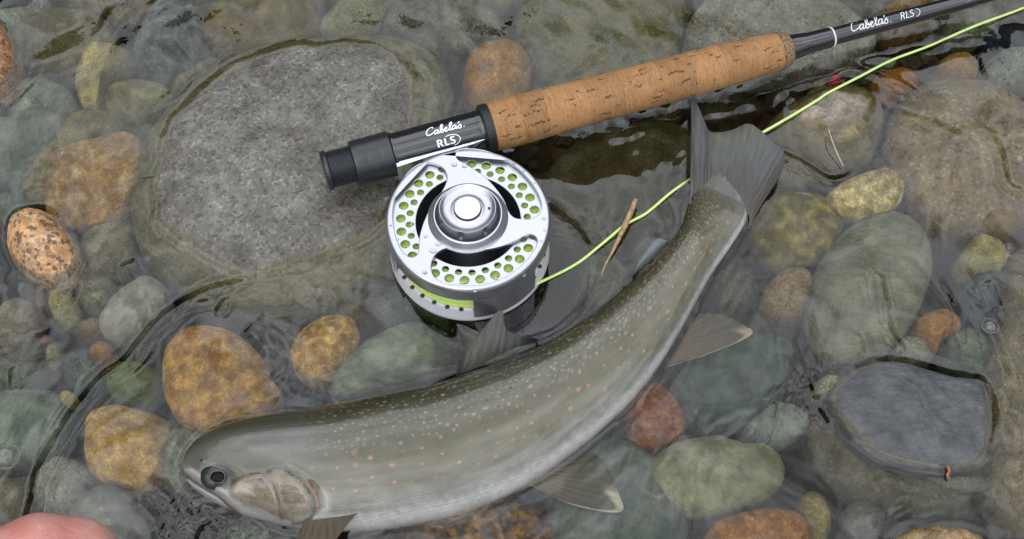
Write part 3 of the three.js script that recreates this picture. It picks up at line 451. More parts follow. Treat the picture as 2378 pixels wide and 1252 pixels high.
  function fin(name, root, edge, y0, y1, rays, color, mat, label, sag = () => 0) {
    const NU = 90, NV = 36, A = spline(pairs(root), NU + 1), B = spline(pairs(edge), NU + 1);
    const side = (s) => grid(NU, NV, (i, j) => {
      const u = i / NU, w = j / NV, yA = typeof y0 === 'function' ? y0(u) : y0, yB = typeof y1 === 'function' ? y1(u) : y1, y = lerp(yA, yB, w) + sag(u, w), a = P(A[i].x, A[i].y, yA), b = P(B[i].x, B[i].y, yB), a0 = a.clone(), p = a.lerp(b, w).sub(base);
      const rib = Math.sin(u * rays * TAU + 0.8 * noise2(u * 5, w * 2)), tk = (0.00055 * (1 - 0.75 * w) + 0.00012) * (smooth(0, 0.03, u) * smooth(1, 0.97, u)) * (j === NV ? 0 : 1);
      p.y = y - base.y + s * tk + 0.00014 * rib * smooth(0, 0.3, w); const k = 1 + 0.055 * rib * smooth(0.02, 0.3, w) + 0.22 * noise2(u * 30, w * 3);
      return { p: [p.x, p.y, p.z], c: color(u, w, (1 - w) * a0.distanceTo(b)).map((e) => e * k) };
    }, false, s > 0);
    const g = mergeGeometries([side(1), side(-1)]), f = new THREE.Mesh(g, mat); f.name = name; f.castShadow = f.receiveShadow = true; if (label) f.userData.label = label; fish.add(f); return f;
  }
  const mx = (A, B, t) => A.map((e, w) => lerp(e, B[w], clamp(t)));
  fin('tail_fin', [1597, 524, 1604, 490, 1634, 468, 1664, 460, 1700, 464, 1722, 482, 1740, 506, 1736, 534], [1609, 440, 1606, 330, 1608, 226, 1640, 284, 1652, 300, 1700, 302, 1736, 293, 1768, 308, 1800, 328, 1824, 350, 1816, 398, 1782, 452], 0.0012, (u) => 0.005 + 0.005 * Math.sin(u * 9), 23, (u, w) => mx(mx(mx([0.13, 0.13, 0.11], [0.19, 0.20, 0.20], smooth(0.2, 0.8, w)), [0.23, 0.23, 0.16], 0.7 * smooth(0.6, 0.9, w) * smooth(0.25, 0.45, u) * smooth(0.75, 0.55, u)), [0.27, 0.19, 0.175], smooth(0.8, 0.96, u)).map((e) => e * (1 + 0.5 * smooth(0.05, 0, u))), membrane, null, (u, w) => 0.0026 * Math.sin(u * 14) * w);
  fin('dorsal_fin', [1058, 872, 1100, 858, 1150, 836, 1200, 814, 1248, 796], [1062, 846, 1106, 786, 1164, 720, 1176, 764, 1206, 778, 1248, 786], -0.001, (u) => 0.004 + 0.007 * Math.exp(-(((u - 0.4) / 0.18) ** 2)), 9, (u, w) => mx([0.06, 0.06, 0.036], mx([0.15, 0.15, 0.12], [0.06, 0.072, 0.072], smooth(0.5, 0.75, u)), smooth(0.1, 0.5, w)), membrane);
  fin('adipose_fin', [1470, 644, 1500, 618, 1530, 590, 1552, 566], [1466, 644, 1494, 592, 1528, 554, 1552, 560], 0.000, 0.003, 2, (u, w) => mx([0.08, 0.09, 0.08], [0.13, 0.145, 0.155], smooth(0, 0.6, w)), fleshy, null, (u, w) => 0.0012 * Math.sin(u * Math.PI) * Math.sin(w * Math.PI));
  fin('pelvic_fin', [1226, 1128, 1244, 1112, 1262, 1096, 1278, 1080], [1232, 1132, 1330, 1176, 1446, 1186, 1438, 1148, 1424, 1110, 1394, 1066, 1330, 1060, 1288, 1074], -0.004, -0.007, 12, (u, w, e) => mx(mx([0.18, 0.15, 0.11], [0.085, 0.09, 0.10], smooth(0, 0.7, w)), [0.72, 0.75, 0.80], smooth(0.52, 0.40, u) * smooth(0.0032, 0.0016, e * (0.35 + 0.9 * smooth(0.42, 0.1, u)))), membrane, null, (u, w) => 0.004 * smooth(0.3, 0, u) * w);
  fin('anal_fin', [1540, 862, 1562, 828, 1584, 792, 1606, 750], [1546, 858, 1640, 826, 1748, 772, 1722, 752, 1676, 730, 1622, 728], -0.003, -0.006, 9, (u, w, e) => mx(mx([0.19, 0.16, 0.15], [0.13, 0.12, 0.13], smooth(0, 0.7, w)), [0.62, 0.62, 0.64], smooth(0.58, 0.48, u) * smooth(0.0034, 0.0016, e * (0.35 + 0.9 * smooth(0.5, 0.1, u)))), membrane, null, (u, w) => 0.003 * smooth(0.3, 0, u) * w);
  fin('pectoral_fin', [704, 1212, 740, 1208, 780, 1200, 830, 1190], [690, 1262, 704, 1290, 744, 1290, 776, 1258, 812, 1212, 833, 1190], (u) => 0.008 + 0.003 * u, (u) => 0.012, 8, (u, w) => mx([0.155, 0.115, 0.062], [0.42, 0.15, 0.115], smooth(0.86, 0.95, u)), membrane, 'tan pectoral fin with a red leading edge');
}

// ------------------------------------------------------------------ fly rod
const metal = (name, rgb, rough, o = {}) => { const m = new THREE.MeshPhysicalMaterial({ metalness: 1, roughness: rough, ...o }); m.color.setRGB(...rgb); m.name = name; return m; };
const plain = (name, rgb, rough, o = {}) => { const m = new THREE.MeshPhysicalMaterial({ roughness: rough, ...o }); m.color.setRGB(...rgb); m.name = name; return m; };
const drop = new THREE.MeshPhysicalMaterial({ transmission: 1, thickness: 0.003, roughness: 0, ior: 1.33 }); drop.name = 'water drop';
const ROD_Y = 0.0250;
const rodA = P(752, 398, ROD_Y), rodB = P(1832, 112, ROD_Y), rodDir = rodB.clone().sub(rodA).normalize();
const rodAt = (px) => { let lo = 0, hi = 1.6; for (let k = 0; k < 40; k++) { const m = (lo + hi) / 2, q = rodA.clone().addScaledVector(rodDir, m); if (proj(q.x, q.y, q.z)[0] < px) lo = m; else hi = m; } return lo; };   // metres along the rod
{
  const rod = thing('fishing_rod', rodA, 'fly rod with cork grip and black reel seat lying across the water', 'fishing rod');
  rod.quaternion.setFromUnitVectors(new THREE.Vector3(1, 0, 0), rodDir);
  // a body of revolution along the rod's own x axis; prof: [distance, radius]
  const turned = (name, prof, mat, n = 72, uvScale = null) => {
    const len = [0]; for (let i = 1; i < prof.length; i++) len.push(len[i - 1] + Math.hypot(prof[i][0] - prof[i - 1][0], prof[i][1] - prof[i - 1][1]));
    const g = grid(n, prof.length - 1, (i, j) => { const a = (i % n) / n * TAU, [x, r] = prof[j]; return { p: [x, r * Math.cos(a), r * Math.sin(a)], uv: uvScale ? [i / n, prof[j][0] / uvScale + (uvScale.o ?? 0)] : [i / n, len[j] / 0.05] }; }, true);
    { const q = g.attributes.normal, k = Math.floor((prof.length - 1) / 2) * (n + 1); let s = 0; for (let i = 0; i < q.count; i++) s += q.getY(i) * g.attributes.position.getY(i) + q.getZ(i) * g.attributes.position.getZ(i); if (s < 0) { const ix = g.index.array; for (let i = 0; i < ix.length; i += 3) { const t = ix[i]; ix[i] = ix[i + 1]; ix[i + 1] = t; } g.computeVertexNormals(); } }
    return mesh(name, g, mat, rod);
  };
  const x = rodAt;
  const seat = plain('black anodised seat', [0.018, 0.021, 0.026], 0.32, { specularIntensity: 1.2 }), glossy = plain('black lacquer', [0.010, 0.011, 0.014], 0.2, { clearcoat: 1, clearcoatRoughness: 0.06 }), matte = plain('black hood', [0.016, 0.020, 0.022], 0.42);
  const R = 0.0110;
  // threaded end: a rim, then turns of thread
  { const p = [[0, 0.0005], [0, R * 0.82], [0.0004, R * 0.98], [0.0024, R], [0.003, R * 0.95]], e = x(822); for (let t = 0.0034; t < e; t += 0.00032) p.push([t, R * (0.90 + 0.035 * Math.sin(t / 0.00128 * TAU))]); p.push([e, R * 0.9]); turned('threaded_end', p, seat); }
  { const a = x(820), b = x(910), d = b - a; turned('locking_ring', [[a, R * 0.6], [a, R * 1.02], [a + 0.0006, R * 1.1], [a + d * 0.33, R * 1.12], [a + d * 0.35, R * 1.06], [a + d * 0.37, R * 1.12], [a + d * 0.66, R * 1.12], [a + d * 0.68, R * 1.07], [a + d * 0.7, R * 1.12], [b - 0.0006, R * 1.13], [b, R * 1.08], [b, R * 0.6]], seat); }
  turned('reel_seat', [[x(908), R * 0.8], [x(908), R * 1.02], [x(916), R * 1.04], [x(918), R * 0.985], [x(1000), R * 0.985], [x(1126), R * 0.985]], glossy);
  { const b = x(1126); const p = []; for (let k = 0; k <= 24; k++) { const t = k / 24 * Math.PI / 2; p.push([b - 0.006 + 0.004 * Math.sin(t), R * (0.985 + 0.06 * (1 - Math.cos(t)))]); } turned('hood', p, glossy); }
  { const a = x(1120), b = x(1142), R2 = 0.0132, p = [[a, R * 0.9], [a, R2 * 0.96], [a + 0.0006, R2]], q = [[b - 0.0005, R2], [b, R2 * 0.97], [b, R * 0.8]];
    turned('hood_collar', [...p, ...q], matte);
    const ribs = []; for (let k = 0; k < 90; k++) { const g = new THREE.BoxGeometry(b - a - 0.0012, 0.00042, 0.0005); g.translate((a + b) / 2, R2, 0); g.rotateX(k / 90 * TAU); ribs.push(g); } mesh('knurling', mergeGeometries(ribs), matte, rod).userData.kind = 'stuff'; }
  // cork grip, ring by ring
  const cork = (seed) => tex(512, (u, v) => {
    const t = (a, b, s) => { const w = smooth(0.85, 1, u); return lerp(noise3(u * a, v * b, s), noise3((u - 1) * a, v * b, s), w); };
    const n = t(9, 3, seed) * 0.5 + t(22, 6, seed + 3) * 0.3, grain = t(10, 30, seed + 5), fine = t(70, 60, seed + 8);
    const band = 0.5 * noise3(v * 60, u * 1.5, seed + 40) + 0.5 * noise3(v * 24, u * 2, seed + 44); let c = [0.51 + 0.07 * n + 0.05 * grain + 0.03 * fine + 0.05 * band, 0.31 + 0.055 * n + 0.045 * grain + 0.03 * fine + 0.045 * band, 0.160 + 0.035 * n + 0.03 * grain + 0.02 * fine + 0.03 * band];
    const lane = Math.floor(u * 26), lu = u * 26 - lane, off = Math.sin(lane * 12.9 + seed * 7) * 40, w = noise3(lane * 3.1 + seed, v * 2.0 + off, 0.5), w2 = noise3(u * 60, v * 14, seed + 20);
    const pit = smooth(0.54, 0.70, w + 0.3 * w2) * smooth(0.30, 0.10, Math.abs(lu - 0.5 + 0.22 * noise3(lane, v * 9, 2)));
    const pore = smooth(0.62, 0.8, t(60, 12, seed + 30)) * 0.6 + 0.28 * smooth(0.55, 0.75, noise3(v * 75, u * 7, seed + 50)); const m = Math.max(pit, pore);
    c = c.map((e, k) => lerp(e, [0.07, 0.04, 0.025][k], m * 0.75));
    return c;
  });
  const corks = [1, 2, 3, 4].map((s, ci) => { const t = cork(s * 9.1); t.colorSpace = THREE.NoColorSpace; const b = t; const m = new THREE.MeshPhysicalMaterial({ map: t, roughness: 0.62, specularIntensity: 0.5, bumpMap: b, bumpScale: 0.0006 }); const k = [0.68, 0.59, 0.73, 0.63][ci]; m.color.setRGB(k, k * 0.88, k * 0.74); m.name = 'cork'; return m; });
  const gp = [[1140, 13.4], [1146, 13.9], [1180, 14.0], [1240, 13.9], [1320, 13.3], [1420, 12.9], [1520, 12.8], [1620, 12.7], [1700, 12.3], [1760, 11.6], [1800, 10.9], [1818, 10.4], [1824, 9.9]].map(([p, r]) => [x(p), r / 1000 * 0.98]);
  const gc = new THREE.CatmullRomCurve3(gp.map(([a, r]) => new THREE.Vector3(a, r, 0)), false, 'centripetal').getPoints(400), rad = (t) => { let k = gc.findIndex((q) => q.x >= t); if (k < 1) return gc[k === 0 ? 0 : gc.length - 1].y; return lerp(gc[k - 1].y, gc[k].y, (t - gc[k - 1].x) / (gc[k].x - gc[k - 1].x)); };
  const cuts = [1139, 1206, 1262, 1356, 1436, 1524, 1600, 1672, 1742, 1806].map(x); cuts[0] = gp[0][0];
  for (let k = 0; k + 1 < cuts.length; k++) { const a = cuts[k], b = cuts[k + 1], p = [[a, 0.004], [a, rad(a) - 0.00012]]; for (let i = 0; i <= 14; i++) { const t = lerp(a + 0.0001, b - 0.0001, i / 14); p.push([t, rad(t)]); } p.push([b, rad(b) - 0.00012], [b, 0.004]); const g = turned('cork_ring', p, corks[k % 4], 96, 0.03); const u = g.geometry.attributes.uv; for (let i = 0; i < u.count; i++) u.setXY(i, u.getX(i) + k * 0.37, u.getY(i) + k * 0.61); }
  { const burl = tex(256, (u, v) => { const n = noise3(u * 40, v * 40, 3) + 0.5 * noise3(u * 90, v * 90, 5); return n > 0.1 ? [0.10, 0.06, 0.04] : [0.30, 0.19, 0.11]; }); const m = new THREE.MeshPhysicalMaterial({ map: burl, roughness: 0.6, specularIntensity: 0.5 }); m.name = 'burl cork'; const a = x(1806), b = x(1832); turned('burl_ring', [[a, 0.003], [a, rad(a)], [a + 0.002, rad(a) * 0.985], [b - 0.001, 0.0093], [b, 0.0084], [b, 0.003]], m, 96, 0.03); }
  // winding check and butt section, tapering out of the picture
  turned('winding_check', [[x(1828), 0.002], [x(1828), 0.0066], [x(1834), 0.0073], [x(1870), 0.0064], [x(1880), 0.0060], [x(1925), 0.0058], [x(1932), 0.0052]], glossy);
  turned('silver_band', [[x(1928.5), 0.003], [x(1928.5), 0.0059], [x(1932.5), 0.0058], [x(1932.5), 0.003]], plain('pale thread band', [0.75, 0.76, 0.78], 0.35));
  turned('blank', [[x(1920), 0.0051], [x(2000), 0.0050], [x(2100), 0.0048], [x(2250), 0.0045], [x(2255), 0.0041], [x(2400), 0.0037], [x(2400) + 0.35, 0.0025], [x(2400) + 0.35, 0.0005]], glossy);
  // lettering printed on the seat and on the blank
  const script = (c, s) => {                              // a handwritten word, drawn stroke by stroke
    const B = (...a) => c.bezierCurveTo(...a.map((q) => q * s)), M = (a, b) => c.moveTo(a * s, b * s), L = (a, b) => c.lineTo(a * s, b * s);
    c.lineCap = c.lineJoin = 'round'; c.beginPath();
    M(34, -36); B(36, -46, 18, -46, 8, -26); B(0, -4, 12, 4, 34, -9); B(38, -12, 40, -14, 44, -17);
    M(56, -17); B(48, -25, 38, -16, 39, -7); B(40, 2, 50, 0, 55, -14); L(54, -4); B(55, 1, 59, -1, 63, -6);
    B(74, -22, 80, -42, 74, -45); B(67, -46, 66, -20, 66, -6); B(68, 2, 79, 2, 79, -10); B(79, -16, 74, -17, 72, -13); B(76, -10, 82, -11, 86, -12);
    M(84, -9); B(92, -10, 97, -18, 92, -20); B(85, -21, 83, -8, 86, -3); B(90, 3, 98, -3, 103, -9);
    B(114, -24, 119, -43, 113, -45); B(106, -44, 104, -14, 107, -4); B(109, 1, 113, -1, 117, -6);
    M(134, -17); B(126, -25, 116, -16, 117, -7); B(118, 2, 128, 0, 133, -14); L(132, -4); B(133, 1, 137, -1, 142, -7);
    M(148, -34); L(144, -27); M(142, -8); B(149, -16, 153, -20, 153, -18); B(151, -12, 160, -6, 154, -1); B(150, 2, 144, 1, 143, -3); M(168, -1); L(168.4, -1); c.stroke();
  };
  const print = (name, x0, x1, r, aMid, aSpan, w, h, draw) => {   // a patch of print wrapped on the round of the rod
    const n = 24, t = decalTexture(w, h, draw), m = new THREE.MeshPhysicalMaterial({ map: t, transparent: true, alphaTest: 0.35, roughness: 0.4 }); m.name = name;
    const g = grid(n, n, (i, j) => { const a = aMid + (j / n - 0.5) * aSpan; return { p: [lerp(x0, x1, i / n), (r + 0.00012) * Math.cos(a), (r + 0.00012) * Math.sin(a)], uv: [i / n, 1 - j / n] }; }, false, true);
    mesh(name, g, m, rod).castShadow = false;
  };
  const white = '#eef0f4';
  print('lettering', x(984), x(1082), R * 0.99, 0.42, 1.5, 512, 400, (c, w, h) => {
    c.clearRect(0, 0, w, h); c.strokeStyle = c.fillStyle = white; c.lineWidth = 15;
    c.save(); c.translate(20, 150); c.transform(1, 0, -0.18, 1, 0, 0); script(c, 2.75); c.restore();
    c.font = 'bold 138px sans-serif'; c.fillText('RLS', 116, 330); c.lineWidth = 10; c.beginPath(); c.ellipse(296, 282, 106, 74, 0, -2.1, 1.35); c.stroke();
  });
  print('lettering', x(1962), x(2150), 0.0051, 0.30, 1.5, 1024, 150, (c, w, h) => {
    c.clearRect(0, 0, w, h); c.strokeStyle = c.fillStyle = '#d8dce2'; c.lineWidth = 11;
    c.save(); c.translate(20, 112); c.transform(1, 0, -0.2, 1, 0, 0); script(c, 3.0); c.restore();
    c.font = 'italic 112px sans-serif'; c.fillText('RLS', 640, 116); c.lineWidth = 8; c.beginPath(); c.ellipse(830, 76, 70, 52, 0, -1.0, 1.3); c.stroke();
  });
  // a drop hanging under the winding check, and beads on the lacquer
  { const g = new THREE.SphereGeometry(0.0024, 24, 18); const d = mesh('water_drop', g, drop, rod); d.position.set(x(1886), -0.0040, 0.0064); d.scale.set(1, 1.15, 1); }
  const r = rng(31); for (let k = 0; k < 34; k++) { const px = k < 20 ? 925 + 190 * r() : 1845 + 420 * r(), a = -0.6 + 1.9 * r(), rr = (k < 20 ? R * 0.985 : px < 1925 ? 0.0058 : 0.0048), s = 0.0003 + 0.0006 * r() * r(); const d = mesh('water_drop', new THREE.SphereGeometry(s, 10, 8), drop, rod); d.position.set(x(px), rr * Math.cos(a), rr * Math.sin(a)); d.scale.set(1.3, 0.7, 1); }
}

// ------------------------------------------------------------------ fly reel: its axis stands upright, the spool's face is up
const FACE = 0.0345, reelC = P(1087, 505, FACE), RR = P(1280.5, 505, FACE).x - reelC.x;
{
  const base = new THREE.Vector3(reelC.x, 0.0030, reelC.z), T0 = FACE - base.y;
  const reel = thing('fly_reel', base, 'silver fly reel with a perforated face and lime green line wound inside', 'fly reel');
  const satin = metal('satin aluminium', [0.53, 0.535, 0.58], 0.32, { metalness: 0.92 }), bright = metal('brushed aluminium', [0.62, 0.625, 0.67], 0.24, { metalness: 0.95 }), darkm = metal('shaded grey aluminium', [0.34, 0.34, 0.38], 0.45), matte2 = metal('matte silver frame', [0.60, 0.605, 0.64], 0.5, { metalness: 0.25 }), inner = plain('black drum', [0.02, 0.02, 0.024], 0.4), lime = plain('lime green line', [0.56, 0.76, 0.17], 0.5, { transmission: 0.0 }), ink = plain('blackened steel', [0.03, 0.03, 0.035], 0.35);
  // where the crop of the photograph at (870, 310), scale 2.845, shows the face: centre (617, 555), semi-axes 552 and 478
  const F = ([a, b]) => { const q = P(870 + a / 2.845, 310 + b / 2.845, FACE); return [q.x - base.x, q.z - base.z]; };
  const wins = [
    [548, 168, 540, 135, 560, 108, 600, 103, 700, 110, 830, 152, 945, 226, 1038, 326, 1090, 420, 1102, 480, 1085, 530, 1040, 560, 980, 564, 920, 552, 884, 510, 862, 450, 830, 398, 780, 335, 730, 286, 690, 256, 640, 224, 600, 198],
    [478, 300, 474, 262, 450, 226, 408, 202, 350, 190, 296, 204, 232, 250, 172, 335, 130, 440, 118, 540, 132, 650, 172, 760, 214, 806, 250, 816, 282, 796, 292, 740, 296, 680, 318, 600, 352, 520, 400, 440, 450, 370],
    [400, 800, 376, 850, 374, 900, 400, 952, 460, 986, 560, 1000, 700, 1000, 830, 962, 940, 896, 1022, 815, 1072, 730, 1072, 692, 1040, 664, 1000, 672, 930, 708, 850, 740, 760, 762, 680, 770, 600, 766, 520, 752, 450, 764],
  ].map((w) => spline(pairs(w), 110, true).map((q) => new THREE.Vector2(...F([q.x, q.y]))));
  const disc = (r, n = 128) => { const s = new THREE.Shape(); for (let k = 0; k < n; k++) { const a = k / n * TAU; s[k ? 'lineTo' : 'moveTo'](r * Math.cos(a), r * Math.sin(a)); } s.closePath(); return s; };
  const flat = (shape, depth, bevel, yTop) => { const g = new THREE.ExtrudeGeometry(shape, { depth, bevelEnabled: bevel > 0, bevelSize: bevel, bevelThickness: bevel, bevelOffset: -bevel, bevelSegments: 2, curveSegments: 24 }); g.rotateX(Math.PI / 2); g.translate(0, yTop - bevel, 0); return g; };   // shape (x, z), top at yTop
  const round = (prof, n = 128) => new THREE.LatheGeometry(prof.map(([r, y]) => new THREE.Vector2(r, y)), n);
  // face plate with its three windows
  { const s = disc(RR * 0.962); s.holes = wins.map((w) => new THREE.Path(w)); mesh('face_plate', flat(s, 0.0016, 0.00035, T0), satin, reel); }
  // the rim rolls over from the face to the skirt
  { const p = [[RR * 0.945, T0 - 0.0008], [RR * 0.955, T0 + 0.0002]]; for (let k = 0; k <= 14; k++) { const a = k / 14 * Math.PI / 2; p.push([RR * 0.955 + RR * 0.045 * Math.sin(a), T0 + 0.0003 - 0.0034 * (1 - Math.cos(a))]); } p.push([RR, T0 - 0.008], [RR * 0.995, T0 - 0.0104], [RR * 0.975, T0 - 0.0106], [RR * 0.972, T0 - 0.003], [RR * 0.945, T0 - 0.0026]); mesh('rim', round(p.reverse()), satin, reel); }
  // perforated plate behind the windows
  { const y = T0 - 0.0030, s = disc(RR * 0.955), holes = []; const inn = new THREE.Path(); for (let k = 0; k < 96; k++) { const a = -k / 96 * TAU; inn[k ? 'lineTo' : 'moveTo'](RR * 0.635 * Math.cos(a), RR * 0.635 * Math.sin(a)); } inn.closePath(); holes.push(inn);
    for (let k = 0; k < 28; k++) for (const [rr, hr, ph] of [[0.815, 0.056, 0.26], [0.712, 0.041, 0.37]]) { const a = k / 28 * TAU + ph, h = new THREE.Path(); h.absellipse(RR * rr * Math.cos(a), RR * rr * Math.sin(a), RR * hr, RR * hr, 0, TAU, true); holes.push(h); }
    s.holes = holes; mesh('perforated_plate', flat(s, 0.0010, 0.0002, y), satin, reel); }
  // line wound on the drum, turn by turn
  { const p = [], y0 = 0.0042, y1 = T0 - 0.0072, n = 14; for (let k = 0; k < n; k++) { const y = lerp(y0, y1, (k + 0.5) / n); for (let a = -3; a <= 3; a++) p.push([RR * 0.885 + 0.0006 * Math.cos(a / 3 * 1.4) + 0.0002 * Math.sin(k * 2.3), y + 0.00075 * Math.sin(a / 3 * 1.4)]); } mesh('wound_line', round(p), lime, reel);
    const q = [], m = 9; for (let k = 0; k < m; k++) { const r = lerp(RR * 0.66, RR * 0.885, (k + 0.5) / m); for (let a = -3; a <= 3; a++) q.push([r + 0.0006 * Math.sin(a / 3 * 1.5), y1 + 0.0005 * Math.cos(a / 3 * 1.4) + 0.0003 * Math.sin(k * 1.7)]); } mesh('wound_line', round(q.reverse()), lime, reel); }
  mesh('drum', round([[RR * 0.64, T0 - 0.0034], [RR * 0.62, 0.006], [0.001, 0.006]].reverse()), inner, reel);
  mesh('drum_core', round([[0.001, T0 - 0.0002], [RR * 0.30, T0 - 0.0002], [RR * 0.36, 0.0062], [RR * 0.62, 0.0062]].reverse()), darkm, reel);
  for (let k = 0; k < 3; k++) { const a = k / 3 * TAU + 1.57, d = mesh('screw', round([[0.0001, 0.0020], [0.0012, 0.0018], [0.0017, 0.0008], [0.0018, 0]].reverse(), 24), bright, reel); d.position.set(RR * 0.5 * Math.cos(a), 0.0065, RR * 0.5 * Math.sin(a)); }
  // frame: back plate, its side wall with notches, the guard that carries the line over the rim
  mesh('frame_plate', round([[0.001, 0.0052], [RR * 0.90, 0.0052], [RR * 0.915, 0.0056], [RR * 0.935, 0.0052], [RR * 0.955, 0.0034], [RR * 0.958, 0.0028], [RR * 0.978, 0.0010], [RR * 0.981, 0.0004], [RR * 0.995, -0.0008], [RR * 0.998, -0.0018], [RR * 0.985, -0.0036], [0.001, -0.0040]].reverse()), matte2, reel);
  { const teeth = []; for (let k = 0; k < 34; k++) { const a = k / 34 * TAU, g = new THREE.SphereGeometry(0.0013, 10, 6); g.scale(1, 0.4, 1); g.translate(RR * 0.932 * Math.cos(a), 0.0054, RR * 0.932 * Math.sin(a)); teeth.push(g); } mesh('rim_notches', mergeGeometries(teeth), ink, reel).userData.kind = 'stuff'; }
  const arcWall = (name, a0, a1, r0, r1, y0, y1, mat) => { const s = new THREE.Shape(); s.absarc(0, 0, r1, a0, a1, false); s.absarc(0, 0, r0, a1, a0, true); mesh(name, flat(s, y1 - y0 - 0.0008, 0.0004, y1), mat, reel); };
  arcWall('line_guard', 0.62, 1.50, RR * 0.952, RR * 0.992, 0.001, T0 - 0.0098, satin);
  arcWall('frame_post', 4.02, 4.95, RR * 0.955, RR * 0.99, 0.001, T0 - 0.0098, satin);
  arcWall('frame_post', 2.75, 3.0, RR * 0.955, RR * 0.985, 0.001, T0 - 0.0098, satin);
  // raised hub, drag knob with scalloped knurled side, slotted centre cap
  const hy = T0;
  mesh('hub_ring', round([[RR * 0.30, hy + 0.0004], [RR * 0.375, hy + 0.0014], [RR * 0.385, hy + 0.0040], [RR * 0.40, hy + 0.0044], [RR * 0.425, hy + 0.0040], [RR * 0.445, hy + 0.0014], [RR * 0.475, hy + 0.0004], [RR * 0.49, hy - 0.0004]].reverse()), satin, reel);
  const ky = hy + 0.0094, kr = RR * 0.352;
  { const n = 192, prof = []; for (let k = 0; k <= 12; k++) prof.push([1, hy + 0.002 + (ky - hy - 0.0032) * k / 12, 1]); prof.push([0.985, ky - 0.0006, 0.6], [0.955, ky, 0.1]);
    const g = grid(n, prof.length - 1, (i, j) => { const a = (i % n) / n * TAU, [f, y, w] = prof[j]; const sc = Math.pow(Math.max(0, Math.cos(a * 7)), 6), r = kr * f - w * (0.0017 * sc * smooth(0, 3, j)) + w * 0.00016 * (((i >> 1) + j) & 1) * (sc < 0.1 ? 1 : 0); return { p: [r * Math.cos(a), y, r * Math.sin(a)] }; }, true);
    mesh('knob_side', g, metal('knurled grey metal', [0.24, 0.24, 0.27], 0.5, { metalness: 0.8 }), reel);
    mesh('knob_top', round([[kr * 0.955, ky], [kr * 0.93, ky + 0.0001], [kr * 0.90, ky - 0.0006], [kr * 0.80, ky - 0.0016], [kr * 0.66, ky - 0.0020], [kr * 0.56, ky - 0.0016], [kr * 0.50, ky - 0.0010], [kr * 0.47, ky - 0.0012], [kr * 0.455, ky - 0.0020], [0.0002, ky - 0.0022]].reverse()), satin, reel); }
  { const s = disc(kr * 0.44, 64), slot = new THREE.Path(), a = 0.98, hw = 0.00042, hl = kr * 0.425, c = Math.cos(a), q = Math.sin(a); [[-hl, -hw], [hl, -hw], [hl, hw], [-hl, hw]].reverse().forEach(([u, v], k) => slot[k ? 'lineTo' : 'moveTo'](u * c - v * q, u * q + v * c)); slot.closePath(); s.holes = [slot]; mesh('centre_cap', flat(s, 0.0006, 0.00015, ky + 0.0003), bright, reel); }
  { const d = mesh('index_dot', new THREE.SphereGeometry(0.0007, 12, 8), ink, reel); d.position.set(kr * 0.72, ky - 0.0014, -kr * 0.05); d.scale.y = 0.5; }
  // foot along the reel seat, with its stem
  { const h = ROD_Y + 0.0050, y = h - base.y, q = [[916, 372], [926, 360], [1000, 339], [1080, 317], [1136, 300], [1141, 318], [1100, 334], [1000, 362], [922, 388]].map(([a, b]) => { const w = P(a, b, h); return new THREE.Vector2(w.x - base.x, w.z - base.z); }); mesh('reel_foot', flat(new THREE.Shape(q), 0.013, 0.0003, y), bright, reel);
    const k = [[985, 366], [1090, 336], [1104, 366], [1000, 398]].map(([a, b]) => { const w = P(a, b, h); return new THREE.Vector2(w.x - base.x, w.z - base.z); }); mesh('foot_stem', flat(new THREE.Shape(k), 0.009, 0.0004, y - 0.006), satin, reel); }
  // beads of water standing on the face
  const r = rng(41), beads = [[526, 205, 17], [594, 212, 16], [335, 678, 12], [1140, 440, 16], [330, 915, 14], [660, 1030, 12], [250, 600, 10], [985, 930, 10], [700, 365, 13], [150, 700, 9], [420, 730, 14], [470, 690, 16], [385, 775, 18], [600, 375, 9], [1120, 560, 13]];
  for (let k = 0; k < 26; k++) { const a = r() * TAU; beads.push([617 + 515 * Math.cos(a), 552 + 440 * Math.sin(a), 4 + 7 * r()]); }
  for (const [a, b, s] of beads) { const [u, v] = F([a, b]), q = s / 2.845 / 4300, w = Math.hypot(u, v), d = mesh('water_drop', new THREE.SphereGeometry(q, 14, 10), drop, reel); d.position.set(u, w > RR * 0.965 ? T0 - 0.0006 : w < RR * 0.35 ? ky - 0.001 : T0, v); d.scale.set(1 + 0.3 * r(), 0.45, 1 + 0.3 * r()); }
  solids.push(reel.children.find((o) => o.name === 'frame_plate'));
}
// loose line from the reel, under the tail and away to the upper right
{
  const pts = [[1176, 688, 9], [1200, 678, 6], [1262, 652, 2.5], [1340, 612, 1.5], [1400, 565, 1.2], [1452, 522, 1.2], [1466, 514, 1.4], [1478, 508, 1.0], [1500, 496, 1], [1560, 446, 0.8], [1612, 410, -1], [1690, 358, -3], [1740, 326, -1], [1776, 305, 1.6], [1850, 262, 3], [1905, 228, 3.4], [1916, 220, 3.4], [2000, 176, 1.2], [2070, 140, 1], [2160, 106, 1], [2260, 62, 1.5], [2378, 18, 2], [2560, -60, 2]];
  const c = new THREE.CatmullRomCurve3(pts.map(([a, b, y]) => P(a, b, y / 1000)), false, 'centripetal'), g = new THREE.TubeGeometry(c, 420, 0.00078, 10);
  const o = P(1176, 688, 0); g.translate(-o.x, -o.y, -o.z);
  tag(mesh('fishing_line', g, plain('lime green fly line', [0.60, 0.80, 0.26], 0.42), null, o), 'lime green fly line running from the reel under the fish tail', 'fishing line');
}

